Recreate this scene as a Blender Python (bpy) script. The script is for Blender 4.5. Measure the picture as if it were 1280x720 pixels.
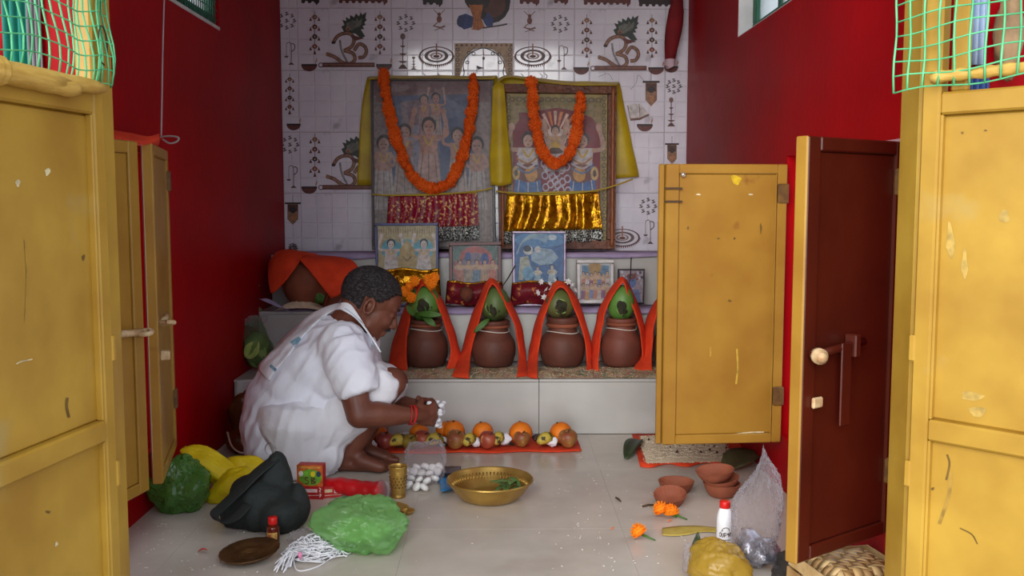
import bpy, bmesh, math, random
from mathutils import Vector, Matrix, noise, Euler
random.seed(7)
scene = bpy.context.scene
COL = scene.collection
for o in list(bpy.data.objects): bpy.data.objects.remove(o)

# ------------------------------------------------------------------ camera
F = 1200.0
CAMZ = 0.92
PITCH = math.atan(109/F); YAW = math.atan(14/F)
cam_d = bpy.data.cameras.new('camera'); cam = bpy.data.objects.new('camera', cam_d)
COL.objects.link(cam); scene.camera = cam
cam.location = (0, 0, CAMZ)
cam.rotation_euler = (math.pi/2-PITCH, 0, -YAW)
cam_d.sensor_width = 36; cam_d.lens = 36*F/1280; cam_d.clip_start = 0.02
RC = cam.rotation_euler.to_matrix()
CP = Vector((0, 0, CAMZ))

# ------------------------------------------------------------------ world, sun, exposure
def lin(c):
    c = c/255.0
    return c/12.92 if c <= .04045 else ((c+.055)/1.055)**2.4
def C(r, g, b, a=1.0): return (lin(r), lin(g), lin(b), a)
W = bpy.data.worlds.new('sky'); scene.world = W; W.use_nodes = True
bg = W.node_tree.nodes['Background']
bg.inputs[0].default_value = (.82, .90, 1.0, 1); bg.inputs[1].default_value = 1.35
sun_d = bpy.data.lights.new('hazy_sun', 'SUN'); sun = bpy.data.objects.new('hazy_sun', sun_d); COL.objects.link(sun)
sun_d.energy = 3.4; sun_d.angle = math.radians(56); sun_d.color = (1, .97, .92)
sun.rotation_euler = Vector((.38, .86, -.24)).to_track_quat('-Z', 'Y').to_euler()
sun.location = (-1.5, -4, 3)
scene.view_settings.view_transform = 'Standard'; scene.view_settings.look = 'None'
scene.view_settings.gamma = 1; scene.view_settings.use_curve_mapping = False
scene.view_settings.exposure = 0.42

# ------------------------------------------------------------------ placing helpers
def ray(px, py): return RC @ Vector(((px-640)/F, -(py-360)/F, -1))
def at(px, py, Y):
    d = ray(px, py); return CP + d*(Y/d.y)
def onz(px, py, z=0.0):
    d = ray(px, py); return CP + d*((z-CAMZ)/d.z)
def onx(px, py, x):
    d = ray(px, py); return CP + d*(x/d.x)
def mpp(Y): return Y/F
def V(*a): return Vector(a)
def rnd(a, b): return random.uniform(a, b)

# ------------------------------------------------------------------ materials
MATS = {}
def mat(name, col, col2=None, scale=6.0, rough=.6, metal=0.0, bump=0.0, bscale=60.0, coat=0.0, trans=0.0, alpha=1.0,
        spec=.5, detail=5.0, lo=.35, hi=.65, sheen=0.0, col3=None, s3=30.0, lo3=.62, hi3=.68, ior=1.45, sss=0.0, stretch=None, kind='noise', emit=None):
    if name in MATS: return MATS[name]
    m = bpy.data.materials.new(name); m.use_nodes = True
    nt = m.node_tree; N = nt.nodes; L = nt.links; b = N['Principled BSDF']
    b.inputs['Base Color'].default_value = col
    b.inputs['Roughness'].default_value = rough; b.inputs['Metallic'].default_value = metal
    b.inputs['Specular IOR Level'].default_value = spec
    b.inputs['Coat Weight'].default_value = coat; b.inputs['Coat Roughness'].default_value = .08
    b.inputs['Transmission Weight'].default_value = trans; b.inputs['IOR'].default_value = ior
    b.inputs['Alpha'].default_value = alpha; b.inputs['Sheen Weight'].default_value = sheen
    b.inputs['Subsurface Weight'].default_value = sss
    b.inputs['Subsurface Scale'].default_value = .01
    tc = N.new('ShaderNodeTexCoord'); src = tc.outputs['Object']
    if stretch:
        mp = N.new('ShaderNodeMapping'); mp.inputs['Scale'].default_value = stretch
        L.new(src, mp.inputs['Vector']); src = mp.outputs['Vector']
    cur = None
    def layer(prev, colr, sc, a, z, k='noise'):
        if k == 'voronoi':
            t = N.new('ShaderNodeTexVoronoi'); out = t.outputs['Distance']
        elif k == 'wave':
            t = N.new('ShaderNodeTexWave'); out = t.outputs['Fac']; t.inputs['Distortion'].default_value = 3; t.inputs['Detail'].default_value = 3
        else:
            t = N.new('ShaderNodeTexNoise'); out = t.outputs['Fac']; t.inputs['Detail'].default_value = detail
        t.inputs['Scale'].default_value = sc
        L.new(src, t.inputs['Vector'])
        mr = N.new('ShaderNodeMapRange'); mr.inputs[1].default_value = a; mr.inputs[2].default_value = z
        L.new(out, mr.inputs[0])
        mx = N.new('ShaderNodeMix'); mx.data_type = 'RGBA'
        L.new(mr.outputs[0], mx.inputs[0])
        if isinstance(prev, tuple): mx.inputs[6].default_value = prev
        else: L.new(prev, mx.inputs[6])
        mx.inputs[7].default_value = colr
        return mx.outputs[2]
    if col2: cur = layer(col, col2, scale, lo, hi, kind)
    if col3: cur = layer(cur if cur else col, col3, s3, lo3, hi3)
    if cur: L.new(cur, b.inputs['Base Color'])
    if bump:
        t = N.new('ShaderNodeTexNoise'); t.inputs['Scale'].default_value = bscale; t.inputs['Detail'].default_value = 4
        L.new(src, t.inputs['Vector'])
        bp = N.new('ShaderNodeBump'); bp.inputs['Strength'].default_value = bump; bp.inputs['Distance'].default_value = .01
        L.new(t.outputs['Fac'], bp.inputs['Height']); L.new(bp.outputs['Normal'], b.inputs['Normal'])
    if emit:
        b.inputs['Emission Color'].default_value = emit[0]; b.inputs['Emission Strength'].default_value = emit[1]
    MATS[name] = m
    return m
def flat(r, g, b, rough=.45):
    return mat('print_%d_%d_%d' % (r, g, b), C(r, g, b), C(r*.78, g*.78, b*.78), scale=55, rough=rough, lo=.42, hi=.70)
def film(name, tint, opacity=.25, rough=.12, bump=.4, bscale=25, gloss=.5, col2=None):
    """thin plastic film: partly see-through, glossy, crinkled"""
    if name in MATS: return MATS[name]
    m = bpy.data.materials.new(name); m.use_nodes = True
    nt = m.node_tree; N = nt.nodes; L = nt.links
    for n in list(N): N.remove(n)
    out = N.new('ShaderNodeOutputMaterial')
    tr = N.new('ShaderNodeBsdfTransparent'); tr.inputs[0].default_value = (min(1, .45+.55*tint[0]), min(1, .45+.55*tint[1]), min(1, .45+.55*tint[2]), 1)
    p = N.new('ShaderNodeBsdfPrincipled'); p.inputs['Base Color'].default_value = tint
    p.inputs['Roughness'].default_value = rough; p.inputs['Specular IOR Level'].default_value = .8
    tl = N.new('ShaderNodeBsdfTranslucent'); tl.inputs[0].default_value = tint
    m1 = N.new('ShaderNodeMixShader'); m1.inputs[0].default_value = .3
    L.new(p.outputs[0], m1.inputs[1]); L.new(tl.outputs[0], m1.inputs[2])
    lw = N.new('ShaderNodeLayerWeight'); lw.inputs[0].default_value = .35
    t = N.new('ShaderNodeTexNoise'); t.noise_type = 'RIDGED_MULTIFRACTAL'; t.inputs['Scale'].default_value = bscale; t.inputs['Detail'].default_value = 3; t.inputs['Distortion'].default_value = .6
    tc = N.new('ShaderNodeTexCoord'); L.new(tc.outputs['Object'], t.inputs['Vector'])
    bp = N.new('ShaderNodeBump'); bp.inputs['Strength'].default_value = bump; bp.inputs['Distance'].default_value = .02
    L.new(t.outputs['Fac'], bp.inputs['Height']); L.new(bp.outputs['Normal'], p.inputs['Normal'])
    mr = N.new('ShaderNodeMapRange'); mr.inputs[3].default_value = opacity; mr.inputs[4].default_value = min(1, opacity+gloss)
    L.new(lw.outputs['Facing'], mr.inputs[0])
    m2 = N.new('ShaderNodeMixShader'); L.new(mr.outputs[0], m2.inputs[0])
    L.new(tr.outputs[0], m2.inputs[1]); L.new(m1.outputs[0], m2.inputs[2])
    L.new(m2.outputs[0], out.inputs[0])
    MATS[name] = m
    return m

# ------------------------------------------------------------------ mesh building
def rotm(rx=0, ry=0, rz=0): return Euler((rx, ry, rz)).to_matrix()
class MB:
    def __init__(s): s.v = []; s.f = []; s.m = []; s.cur = 0
    def add(s, vs, fs):
        o = len(s.v); s.v += [Vector(v) for v in vs]
        for f in fs: s.f.append([i+o for i in f]); s.m.append(s.cur)
        return s
    def box(s, c, size, R=None, bev=0.0):
        c = Vector(c); hx, hy, hz = [a/2 for a in size]
        if bev:
            b = min(bev, hx*.9, hy*.9, hz*.9); vs = []; fs = []
            bm = bmesh.new(); bmesh.ops.create_cube(bm, size=1)
            for v in bm.verts: v.co = Vector((v.co.x*2*hx, v.co.y*2*hy, v.co.z*2*hz))
            bmesh.ops.bevel(bm, geom=list(bm.edges), offset=b, segments=1, affect='EDGES')
            bm.verts.index_update()
            vs = [v.co.copy() for v in bm.verts]; fs = [[v.index for v in f.verts] for f in bm.faces]; bm.free()
        else:
            vs = [Vector((x*hx, y*hy, z*hz)) for x in (-1, 1) for y in (-1, 1) for z in (-1, 1)]
            fs = [(0,1,3,2),(4,6,7,5),(0,4,5,1),(2,3,7,6),(0,2,6,4),(1,5,7,3)]
        if R is not None: vs = [R @ v for v in vs]
        return s.add([v+c for v in vs], fs)
    def span(s, a, b, bev=0.0):
        a = Vector(a); b = Vector(b); return s.box((a+b)/2, [abs(q) for q in (b-a)], None, bev)
    def lathe(s, prof, c=(0,0,0), n=24, R=None, sq=None, cap=True):
        c = Vector(c); vs = []; fs = []
        for r, z in prof:
            for i in range(n):
                a = 2*math.pi*i/n
                k = sq(a, r, z) if sq else 1.0
                v = Vector((r*k*math.cos(a), r*k*math.sin(a), z)); vs.append((R @ v if R is not None else v)+c)
        for j in range(len(prof)-1):
            for i in range(n):
                k = (i+1) % n; fs.append((j*n+i, j*n+k, (j+1)*n+k, (j+1)*n+i))
        if cap and prof[0][0] > 1e-6: fs.append(list(range(n))[::-1])
        if cap and prof[-1][0] > 1e-6: fs.append([(len(prof)-1)*n+i for i in range(n)])
        return s.add(vs, fs)
    def ball(s, c, r, n=14, m=9, R=None):
        if not hasattr(r, '__len__'): r = (r, r, r)
        c = Vector(c); vs = []; fs = []
        for j in range(1, m):
            t = math.pi*j/m
            for i in range(n):
                a = 2*math.pi*i/n; v = Vector((r[0]*math.sin(t)*math.cos(a), r[1]*math.sin(t)*math.sin(a), r[2]*math.cos(t)))
                vs.append(v)
        top = len(vs); vs += [Vector((0, 0, r[2])), Vector((0, 0, -r[2]))]
        for j in range(m-2):
            for i in range(n):
                k = (i+1) % n; fs.append((j*n+i, (j+1)*n+i, (j+1)*n+k, j*n+k))
        for i in range(n):
            k = (i+1) % n; fs.append((top, i, k)); fs.append((top+1, (m-2)*n+k, (m-2)*n+i))
        return s.add([(R @ v if R is not None else v)+c for v in vs], fs)
    def tube(s, pts, r, n=8, cap=True, flatten=1.0, up=None):
        pts = [Vector(p) for p in pts]; k = len(pts)
        rs = r if hasattr(r, '__len__') else [r]*k
        vs = []; fs = []; pu = None
        for i, p in enumerate(pts):
            d = (pts[min(i+1, k-1)]-pts[max(i-1, 0)])
            d = d.normalized() if d.length > 1e-9 else Vector((0, 0, 1))
            if pu is None:
                u = up.copy() if up is not None else (Vector((0, 0, 1)) if abs(d.z) < .9 else Vector((1, 0, 0)))
            else: u = pu
            u = (u-d*u.dot(d)); u = u.normalized() if u.length > 1e-6 else Vector((1, 0, 0)); pu = u
            w = d.cross(u)
            for j in range(n):
                a = 2*math.pi*j/n; vs.append(p+(u*math.cos(a)*flatten+w*math.sin(a))*rs[i])
        for i in range(k-1):
            for j in range(n):
                q = (j+1) % n; fs.append((i*n+j, i*n+q, (i+1)*n+q, (i+1)*n+j))
        if cap: fs.append(list(range(n))[::-1]); fs.append([(k-1)*n+j for j in range(n)])
        return s.add(vs, fs)
    def capsule(s, a, b, ra, rb, n=14):
        a = Vector(a); b = Vector(b); d = (b-a); L = d.length
        if L < 1e-6: return s.ball(a, ra)
        d = d/L; u = d.orthogonal().normalized(); w = d.cross(u); prof = []
        for i in range(7): t = math.pi/2*(i/6); prof.append((ra*math.sin(t), -ra*math.cos(t)))
        for i in range(7): t = math.pi/2*(i/6); prof.append((rb*math.cos(t), L+rb*math.sin(t)))
        R = Matrix((u, w, d)).transposed()
        prof[0] = (1e-4, prof[0][1]); prof[-1] = (1e-4, prof[-1][1])
        return s.lathe(prof, a, n, R)
    def grid(s, P, closed_u=False):
        n = len(P); m = len(P[0]); vs = [p for row in P for p in row]; fs = []
        for i in range(n-1):
            for j in range(m if closed_u else m-1):
                k = (j+1) % m; fs.append((i*m+j, i*m+k, (i+1)*m+k, (i+1)*m+j))
        return s.add(vs, fs)
    def prism(s, poly, axis_vec):
        """poly: list of 3D points (planar), extruded along axis_vec"""
        n = len(poly); a = Vector(axis_vec); vs = [Vector(p) for p in poly]+[Vector(p)+a for p in poly]
        fs = [list(range(n))[::-1], [n+i for i in range(n)]]
        for i in range(n): k = (i+1) % n; fs.append((i, k, n+k, n+i))
        return s.add(vs, fs)
    def mesh(s, name, mats, smooth=False):
        me = bpy.data.meshes.new(name); me.from_pydata([tuple(v) for v in s.v], [], s.f)
        mats = mats if isinstance(mats, (list, tuple)) else [mats]
        for m in mats: me.materials.append(m)
        if len(mats) > 1: me.polygons.foreach_set('material_index', s.m)
        if smooth: me.polygons.foreach_set('use_smooth', [True]*len(me.polygons))
        me.update(); return me
    def build(s, name, mats, parent=None, smooth=False, origin=None, thick=0.0, fixn=True, sub=0):
        """vertices are in world space; the origin goes to the parent's place or to the base of the mesh"""
        if parent is not None: o0 = wloc(parent)
        elif origin is not None: o0 = Vector(origin)
        else:
            mn = Vector([min(v[i] for v in s.v) for i in range(3)]); mx = Vector([max(v[i] for v in s.v) for i in range(3)])
            o0 = Vector(((mn.x+mx.x)/2, (mn.y+mx.y)/2, mn.z))
        for v in s.v: v -= o0
        me = s.mesh(name, mats, smooth)
        for v in s.v: v += o0
        if fixn:
            bm = bmesh.new(); bm.from_mesh(me); bmesh.ops.recalc_face_normals(bm, faces=bm.faces); bm.to_mesh(me); bm.free()
        o = bpy.data.objects.new(name, me); COL.objects.link(o)
        if parent is not None: o.parent = parent
        else: o.location = o0
        if sub:
            md = o.modifiers.new('sub', 'SUBSURF'); md.levels = sub; md.render_levels = sub
        if thick:
            md = o.modifiers.new('thick', 'SOLIDIFY'); md.thickness = thick; md.offset = 0
        return o
def wloc(o):
    p = o.location.copy()
    while o.parent is not None: o = o.parent; p = p+o.location
    return p
def tag(o, label=None, cat=None, group=None, kind=None):
    if label: o['label'] = label
    if cat: o['category'] = cat
    if group: o['group'] = group
    if kind: o['kind'] = kind
    return o
def thing(name, loc, label=None, cat=None, group=None, kind=None):
    o = bpy.data.objects.new(name, None); COL.objects.link(o); o.location = loc; o.empty_display_size = .05
    return tag(o, label, cat, group, kind)
def inst(name, me, parent, loc, rot=(0, 0, 0), sc=(1, 1, 1)):
    o = bpy.data.objects.new(name, me); COL.objects.link(o)
    if parent is not None: o.parent = parent; o.location = Vector(loc)-wloc(parent)
    else: o.location = loc
    o.rotation_euler = rot; o.scale = sc if hasattr(sc, '__len__') else (sc, sc, sc)
    return o
def cr(p0, p1, p2, p3, t):
    return .5*((2*p1)+(-p0+p2)*t+(2*p0-5*p1+4*p2-p3)*t*t+(-p0+3*p1-3*p2+p3)*t**3)
def spline(pts, n):
    """Catmull-Rom through pts, n samples per span"""
    out = []; k = len(pts)
    for i in range(k-1):
        p0 = pts[max(i-1, 0)]; p3 = pts[min(i+2, k-1)]
        if i == 0: p0 = 2*pts[0]-pts[1]
        if i == k-2: p3 = 2*pts[k-1]-pts[k-2]
        for j in range(n): out.append(cr(p0, pts[i], pts[i+1], p3, j/n))
    out.append(pts[-1].copy()); return out
def loft(rows, nu=5, nv=5, wob=0.0, wsc=8.0, seed=0.0):
    R = [spline(r, nu) for r in rows]
    cols = list(zip(*R)); Cc = [spline(list(c), nv) for c in cols]
    P = [list(r) for r in zip(*Cc)]
    if wob:
        for r in P:
            for i, p in enumerate(r):
                n = noise.noise_vector(p*wsc+Vector((seed, seed*1.7, seed*.3))); r[i] = p+n*wob
    return P
def remesh(mb, voxel, smooth_it=6, fac=.5):
    """one continuous skin around everything in mb; returns a new MB"""
    me = mb.mesh('tmp', []) if False else bpy.data.meshes.new('tmp')
    me.from_pydata([tuple(v) for v in mb.v], [], mb.f); me.update()
    bm = bmesh.new(); bm.from_mesh(me); bmesh.ops.recalc_face_normals(bm, faces=bm.faces); bm.to_mesh(me); bm.free()
    o = bpy.data.objects.new('tmp', me); COL.objects.link(o)
    md = o.modifiers.new('r', 'REMESH'); md.mode = 'VOXEL'; md.voxel_size = voxel
    if smooth_it:
        m2 = o.modifiers.new('s', 'SMOOTH'); m2.factor = fac; m2.iterations = smooth_it
    dg = bpy.context.evaluated_depsgraph_get(); dg.update()
    e = o.evaluated_get(dg); m = e.to_mesh()
    r = MB(); r.add([v.co.copy() for v in m.vertices], [list(p.vertices) for p in m.polygons])
    e.to_mesh_clear(); bpy.data.objects.remove(o); bpy.data.meshes.remove(me)
    return r
def crumple(c, r, seed, amp=.25, n=40, m=26, sc=3.0, floor=None, crease=.5, shape=None, fine=0.0):
    """closed crinkled bag"""
    mb = MB(); c = Vector(c); s = Vector((seed*3.1, seed*1.3, seed*7.7))
    mb.ball((0, 0, 0), 1.0, n, m)
    rg = random.Random(int(seed*101)); pl = []
    for _ in range(46):
        nn = Vector((rg.gauss(0, 1), rg.gauss(0, 1), rg.gauss(0, 1))).normalized(); pl.append((nn, rg.uniform(.80, 1.08)))
    out = []
    for v in mb.v:
        d = v.normalized(); k = 1+amp*noise.noise(d*sc*.6+s)
        q = min(hh/max(d.dot(nn), .05) for nn, hh in pl)            # facets between sharp creases
        k *= .35+.65*min(q, 1.25)
        h = noise.noise(d*sc*2.1+s*2); k += crease*amp*(.22-abs(h))*.55
        if fine: k += fine*(.2-abs(noise.noise(d*sc*3.6+s*3)))+fine*.5*(.2-abs(noise.noise(d*sc*8+s)))
        p = Vector((d.x*r[0], d.y*r[1], d.z*r[2]))*k
        if shape: p = shape(d, p)
        p = p+c
        if floor is not None and p.z < floor+.002: p.z = floor+.002+.003*abs(h)
        out.append(p)
    mb.v = out; return mb

class Art:
    """flat print: coloured shapes on a plane; put(u, v, lift) maps drawing units to the world"""
    def __init__(s, put, lift=.0004): s.put = put; s.lift = lift; s.k = 0; s.mb = MB(); s.mats = []; s.ix = {}
    def col(s, c):
        if c not in s.ix: s.ix[c] = len(s.mats); s.mats.append(flat(*c))
        s.mb.cur = s.ix[c]; s.k += 1
    def poly(s, pts, c):
        s.col(c); l = s.lift*(1+.04*s.k)
        s.mb.add([s.put(u, v, l) for u, v in pts], [list(range(len(pts)))])
    def rect(s, x0, y0, x1, y1, c): s.poly([(x0, y0), (x1, y0), (x1, y1), (x0, y1)], c)
    def ell(s, x, y, rx, ry, c, n=16, a0=0, a1=360):
        s.poly([(x+rx*math.cos(math.radians(a0+(a1-a0)*i/n)), y+ry*math.sin(math.radians(a0+(a1-a0)*i/n))) for i in range(n if a1-a0 >= 360 else n+1)], c)
    def ring(s, x, y, rx, ry, t, c, n=28):
        s.col(c); l = s.lift*(1+.04*s.k); vs = []; fs = []
        for i in range(n):
            a = 2*math.pi*i/n
            vs += [s.put(x+rx*math.cos(a), y+ry*math.sin(a), l), s.put(x+rx*(1-t)*math.cos(a), y+ry*(1-t)*math.sin(a), l)]
        for i in range(n): k = (i+1) % n; fs.append((2*i, 2*k, 2*k+1, 2*i+1))
        s.mb.add(vs, fs)
    def line(s, pts, w, c, smooth=True):
        pts = [Vector(p) for p in pts]
        if smooth and len(pts) > 2: pts = spline(pts, 4)
        s.col(c); l = s.lift*(1+.04*s.k); vs = []; fs = []; k = len(pts)
        for i, p in enumerate(pts):
            d = pts[min(i+1, k-1)]-pts[max(i-1, 0)]; d = d.normalized() if d.length else Vector((1, 0))
            n = Vector((-d.y, d.x))*w/2
            vs += [s.put(p.x+n.x, p.y+n.y, l), s.put(p.x-n.x, p.y-n.y, l)]
        for i in range(k-1): fs.append((2*i, 2*i+2, 2*i+3, 2*i+1))
        s.mb.add(vs, fs)
    def build(s, name, parent):
        return s.mb.build(name, s.mats, parent, fixn=False)
# ================================================================== THE SETTING
XL, XR, YB, YF = -1.05, 0.90, 4.68, 1.885     # side walls, back wall, front wall
H = 2.55
S1Y = onz(640, 543).y; S2Y = 4.14; S3Y = 4.38
S1Z = at(640, 474, S1Y-.006).z; S2Z = at(640, 389, S2Y-.006).z; S3Z = at(640, 318.5, S3Y-.006).z
M_red = mat('red_wall_paint', C(158, 0, 10), C(136, 0, 8), scale=2.2, rough=.5, bump=.12, bscale=40, spec=.1)
M_ceil = mat('whitewash', C(196, 188, 180), C(176, 168, 160), scale=3, rough=.9)
M_concrete = mat('concrete_ground', C(150, 142, 130), C(126, 118, 108), scale=4, rough=.9, bump=.3)
M_grout = mat('grout', C(160, 153, 146), rough=.9)
M_floor = mat('floor_tile_glaze', C(200, 190, 178), C(186, 176, 164), scale=5, rough=.22, bump=.02, bscale=20, col3=C(172, 160, 148), s3=3.0, lo3=.60, hi3=.80)
M_step = mat('step_tile_glaze', C(186, 184, 180), C(172, 169, 165), scale=4, rough=.2, spec=.5, col3=C(158, 152, 146), s3=2.2, lo3=.58, hi3=.75)
M_yel = mat('yellow_enamel', C(180, 143, 54), C(156, 117, 40), scale=5, rough=.42, bump=.1, bscale=18, col3=C(158, 146, 104), s3=4, lo3=.60, hi3=.78, spec=.4)
M_yel2 = mat('yellow_enamel_shutter', C(160, 120, 44), C(146, 104, 36), scale=6, rough=.4, bump=.1, bscale=22, col3=C(112, 62, 22), s3=9, lo3=.68, hi3=.80, spec=.4)
M_shadebrown = mat('shaded_brown_enamel', C(80, 26, 11), C(66, 20, 9), scale=4, rough=.38, bump=.08, bscale=20)  # shade on the near shutter's face is put into this dark brown
M_green = mat('green_window_paint', C(24, 92, 66), C(18, 74, 54), scale=8, rough=.5)
M_white = mat('white_plaster', C(205, 205, 206), C(184, 184, 186), scale=10, rough=.8, bump=.4, bscale=30)
M_tile = mat('wall_tile_glaze', C(226, 224, 234), C(214, 210, 222), scale=7, rough=.1, spec=.6, coat=.5, col3=C(176, 172, 182), s3=9, lo3=.64, hi3=.74)
M_glass = mat('window_glass', C(225, 235, 235), rough=.35, trans=.9, alpha=.75)

def structure(name, mb, m, bev=0): return tag(mb.build(name, m), kind='structure')
# ground outside and the floor slab with its tiles
g = MB().span((-6, -6, -.42), (6, YF-.08, -.30)); tag(g.build('ground', M_concrete), 'pale concrete ground in front of the shrine room', 'ground', kind='structure')
floor = MB().span((XL-.12, YF-.08, -.30), (XR+.12, YB+.1, -.012)).build('floor', mat('floor_grout', C(176, 166, 154), rough=.8)); tag(floor, 'pale polished tile floor of the shrine room', 'floor', kind='structure')
fx = [XL, -.86, -.26, .34, XR]; fy = [YF-.08, 2.03, 2.63, 3.23, S1Y]
for i in range(4):
    for j in range(4):
        MB().span((fx[i]+.0002, fy[j]+.0002, -.013), (fx[i+1]-.0002, fy[j+1]-.0002, 0), .0003).build('floor_tile', M_floor, floor)

def wall_x(name, x0, x1, holes, label):
    """side wall slab with rectangular holes (y0, y1, z0, z1), holes sorted by y and disjoint or stacked"""
    mb = MB(); y0, y1, z0, z1 = YF, YB+.1, -.30, H
    ys = sorted({y0, y1} | {h[0] for h in holes} | {h[1] for h in holes}); zs = sorted({z0, z1} | {h[2] for h in holes} | {h[3] for h in holes})
    idx = {}
    def vid(x, y, z):
        k = (x, y, z)
        if k not in idx: idx[k] = len(idx)
        return idx[k]
    fs = []
    solid = lambda a, b: not any(h[0] <= a < h[1] and h[2] <= b < h[3] for h in holes) and y0 <= a < y1 and z0 <= b < z1
    for i in range(len(ys)-1):
        for j in range(len(zs)-1):
            a, b, c, d = ys[i], ys[i+1], zs[j], zs[j+1]
            if not solid(a, c): continue
            for x in (x0, x1): fs.append([vid(x, a, c), vid(x, b, c), vid(x, b, d), vid(x, a, d)])
            for (p, q, ny, nz) in (((a, c), (b, c), a, c-1e-4), ((a, d), (b, d), a, d), ((a, c), (a, d), a-1e-4, c), ((b, c), (b, d), b, c)):
                if not solid(ny, nz): fs.append([vid(x0, *p), vid(x0, *q), vid(x1, *q), vid(x1, *p)])
    mb.add(list(idx.keys()), fs)
    return tag(mb.build(name, M_red), label, 'wall', kind='structure')
LW = (2.03, 2.88, .17, 1.06); RW = (2.16, 3.03, .17, 1.06)
_l = onx(274, 37, XL); _r = onx(922, 47, XR)
LV = (2.70, _l.y, _l.z, 2.15); RV = (2.70, _r.y, _r.z, 2.15)
wall_left = wall_x('wall_left', XL-.12, XL, [LW, LV], 'glossy dark red painted side wall behind the narrow shutters')
wall_right = wall_x('wall_right', XR, XR+.12, [RW, RV], 'glossy bright red painted side wall behind the open shutters')
structure('ceiling', MB().span((XL-.12, YF-.08, H), (XR+.12, YB+.1, H+.1)), M_ceil)
# front wall around the doorway
DL, DR, DT = -.747, .779, 2.08; TW_ = .014
mb = MB()
mb.span((-2.4, YF-.08, -.30), (DL-TW_, YF, H)).span((DR+TW_, YF-.08, -.30), (2.4, YF, H)).span((DL-TW_, YF-.08, DT), (DR+TW_, YF, H))
tag(mb.build('wall_front', M_red), 'red painted front wall around the doorway', 'wall', kind='structure')
# door frame
mb = MB().span((DL-TW_, YF-.087, -.02), (DL, YF+.002, DT), .005).span((DR, YF-.087, -.02), (DR+TW_, YF+.002, DT), .005).span((DL-TW_, YF-.087, DT), (DR+TW_, YF+.002, DT+TW_), .005)
structure('trim_1', mb, M_yel)

# back wall with embossed tiles
wall_back = MB().span((XL, YB+.004, -.3), (XR, YB+.12, H)).build('wall_back', M_grout)
tag(wall_back, 'white glazed tile back wall printed with brown devotional motifs', 'wall', kind='structure')
U = .01*19.3*4.68/F*10/10  # one embossed square on the wall, about 75 mm
pxm = 4.672/F
colx = [348, 375.5, 491.5, 567, 642, 717, 829.5, 857]
rowy = [-143, -66.5, 10.5, 88.5, 165, 241.5, 319]
WX = [at(x, 250, YB-.008).x for x in colx]; WX[0] = XL; WX[-1] = XR
WZ = [at(640, y, YB-.008).z for y in rowy]
def cushion_tile(w, h, nx, ny):
    """one glazed tile with a grid of raised squares"""
    mb = MB(); gz = .0008
    mb.span((gz, -.001, gz), (w-gz, .006, h-gz))
    du = (w-2*gz)/nx; dv = (h-2*gz)/ny
    for i in range(nx):
        for j in range(ny):
            a, b = gz+i*du, gz+j*dv; e = .0022; t = .0015
            o = [(a+e*.4, -.001, b+e*.4), (a+du-e*.4, -.001, b+e*.4), (a+du-e*.4, -.001, b+dv-e*.4), (a+e*.4, -.001, b+dv-e*.4)]
            q = [(a+e+t, -.0032, b+e+t), (a+du-e-t, -.0032, b+e+t), (a+du-e-t, -.0032, b+dv-e-t), (a+e+t, -.0032, b+dv-e-t)]
            mb.add(o+q, [(4, 5, 6, 7), (0, 1, 5, 4), (1, 2, 6, 5), (2, 3, 7, 6), (3, 0, 4, 7)])
    me = mb.mesh('wall_tile', M_tile)
    bm = bmesh.new(); bm.from_mesh(me); bmesh.ops.recalc_face_normals(bm, faces=bm.faces); bm.to_mesh(me); bm.free()
    return me
TILES = {}; ncol = [2, 6, 4, 4, 4, 6, 2]; cache = {}
rows = [WZ[i] for i in range(len(WZ))]
step = (WZ[2]-WZ[5])/3
zs = [WZ[2]+step*k for k in range(3, -5, -1)]   # tile row tops
for i in range(7):
    for j in range(len(zs)-1):
        if zs[j+1] > H: continue
        z0, z1 = zs[j+1], min(zs[j], H)
        key = (i, round(z1-z0, 4))
        if key not in cache: cache[key] = cushion_tile(WX[i+1]-WX[i], z1-z0, ncol[i], 4)
        # leaned a hair out of true, as hand-set tiles are
        t = inst('wall_tile', cache[key], wall_back, (WX[i], YB, z0), (rnd(-.004, .004), 0, rnd(-.004, .004)))
        TILES[(i, j)] = t
def tile_at(px, py):
    p = at(px, py, YB)
    i = max([k for k in range(7) if WX[k] <= p.x] or [0]); j = max([k for k in range(len(zs)-1) if zs[k] >= p.z] or [0])
    return TILES[(i, j)]
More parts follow.
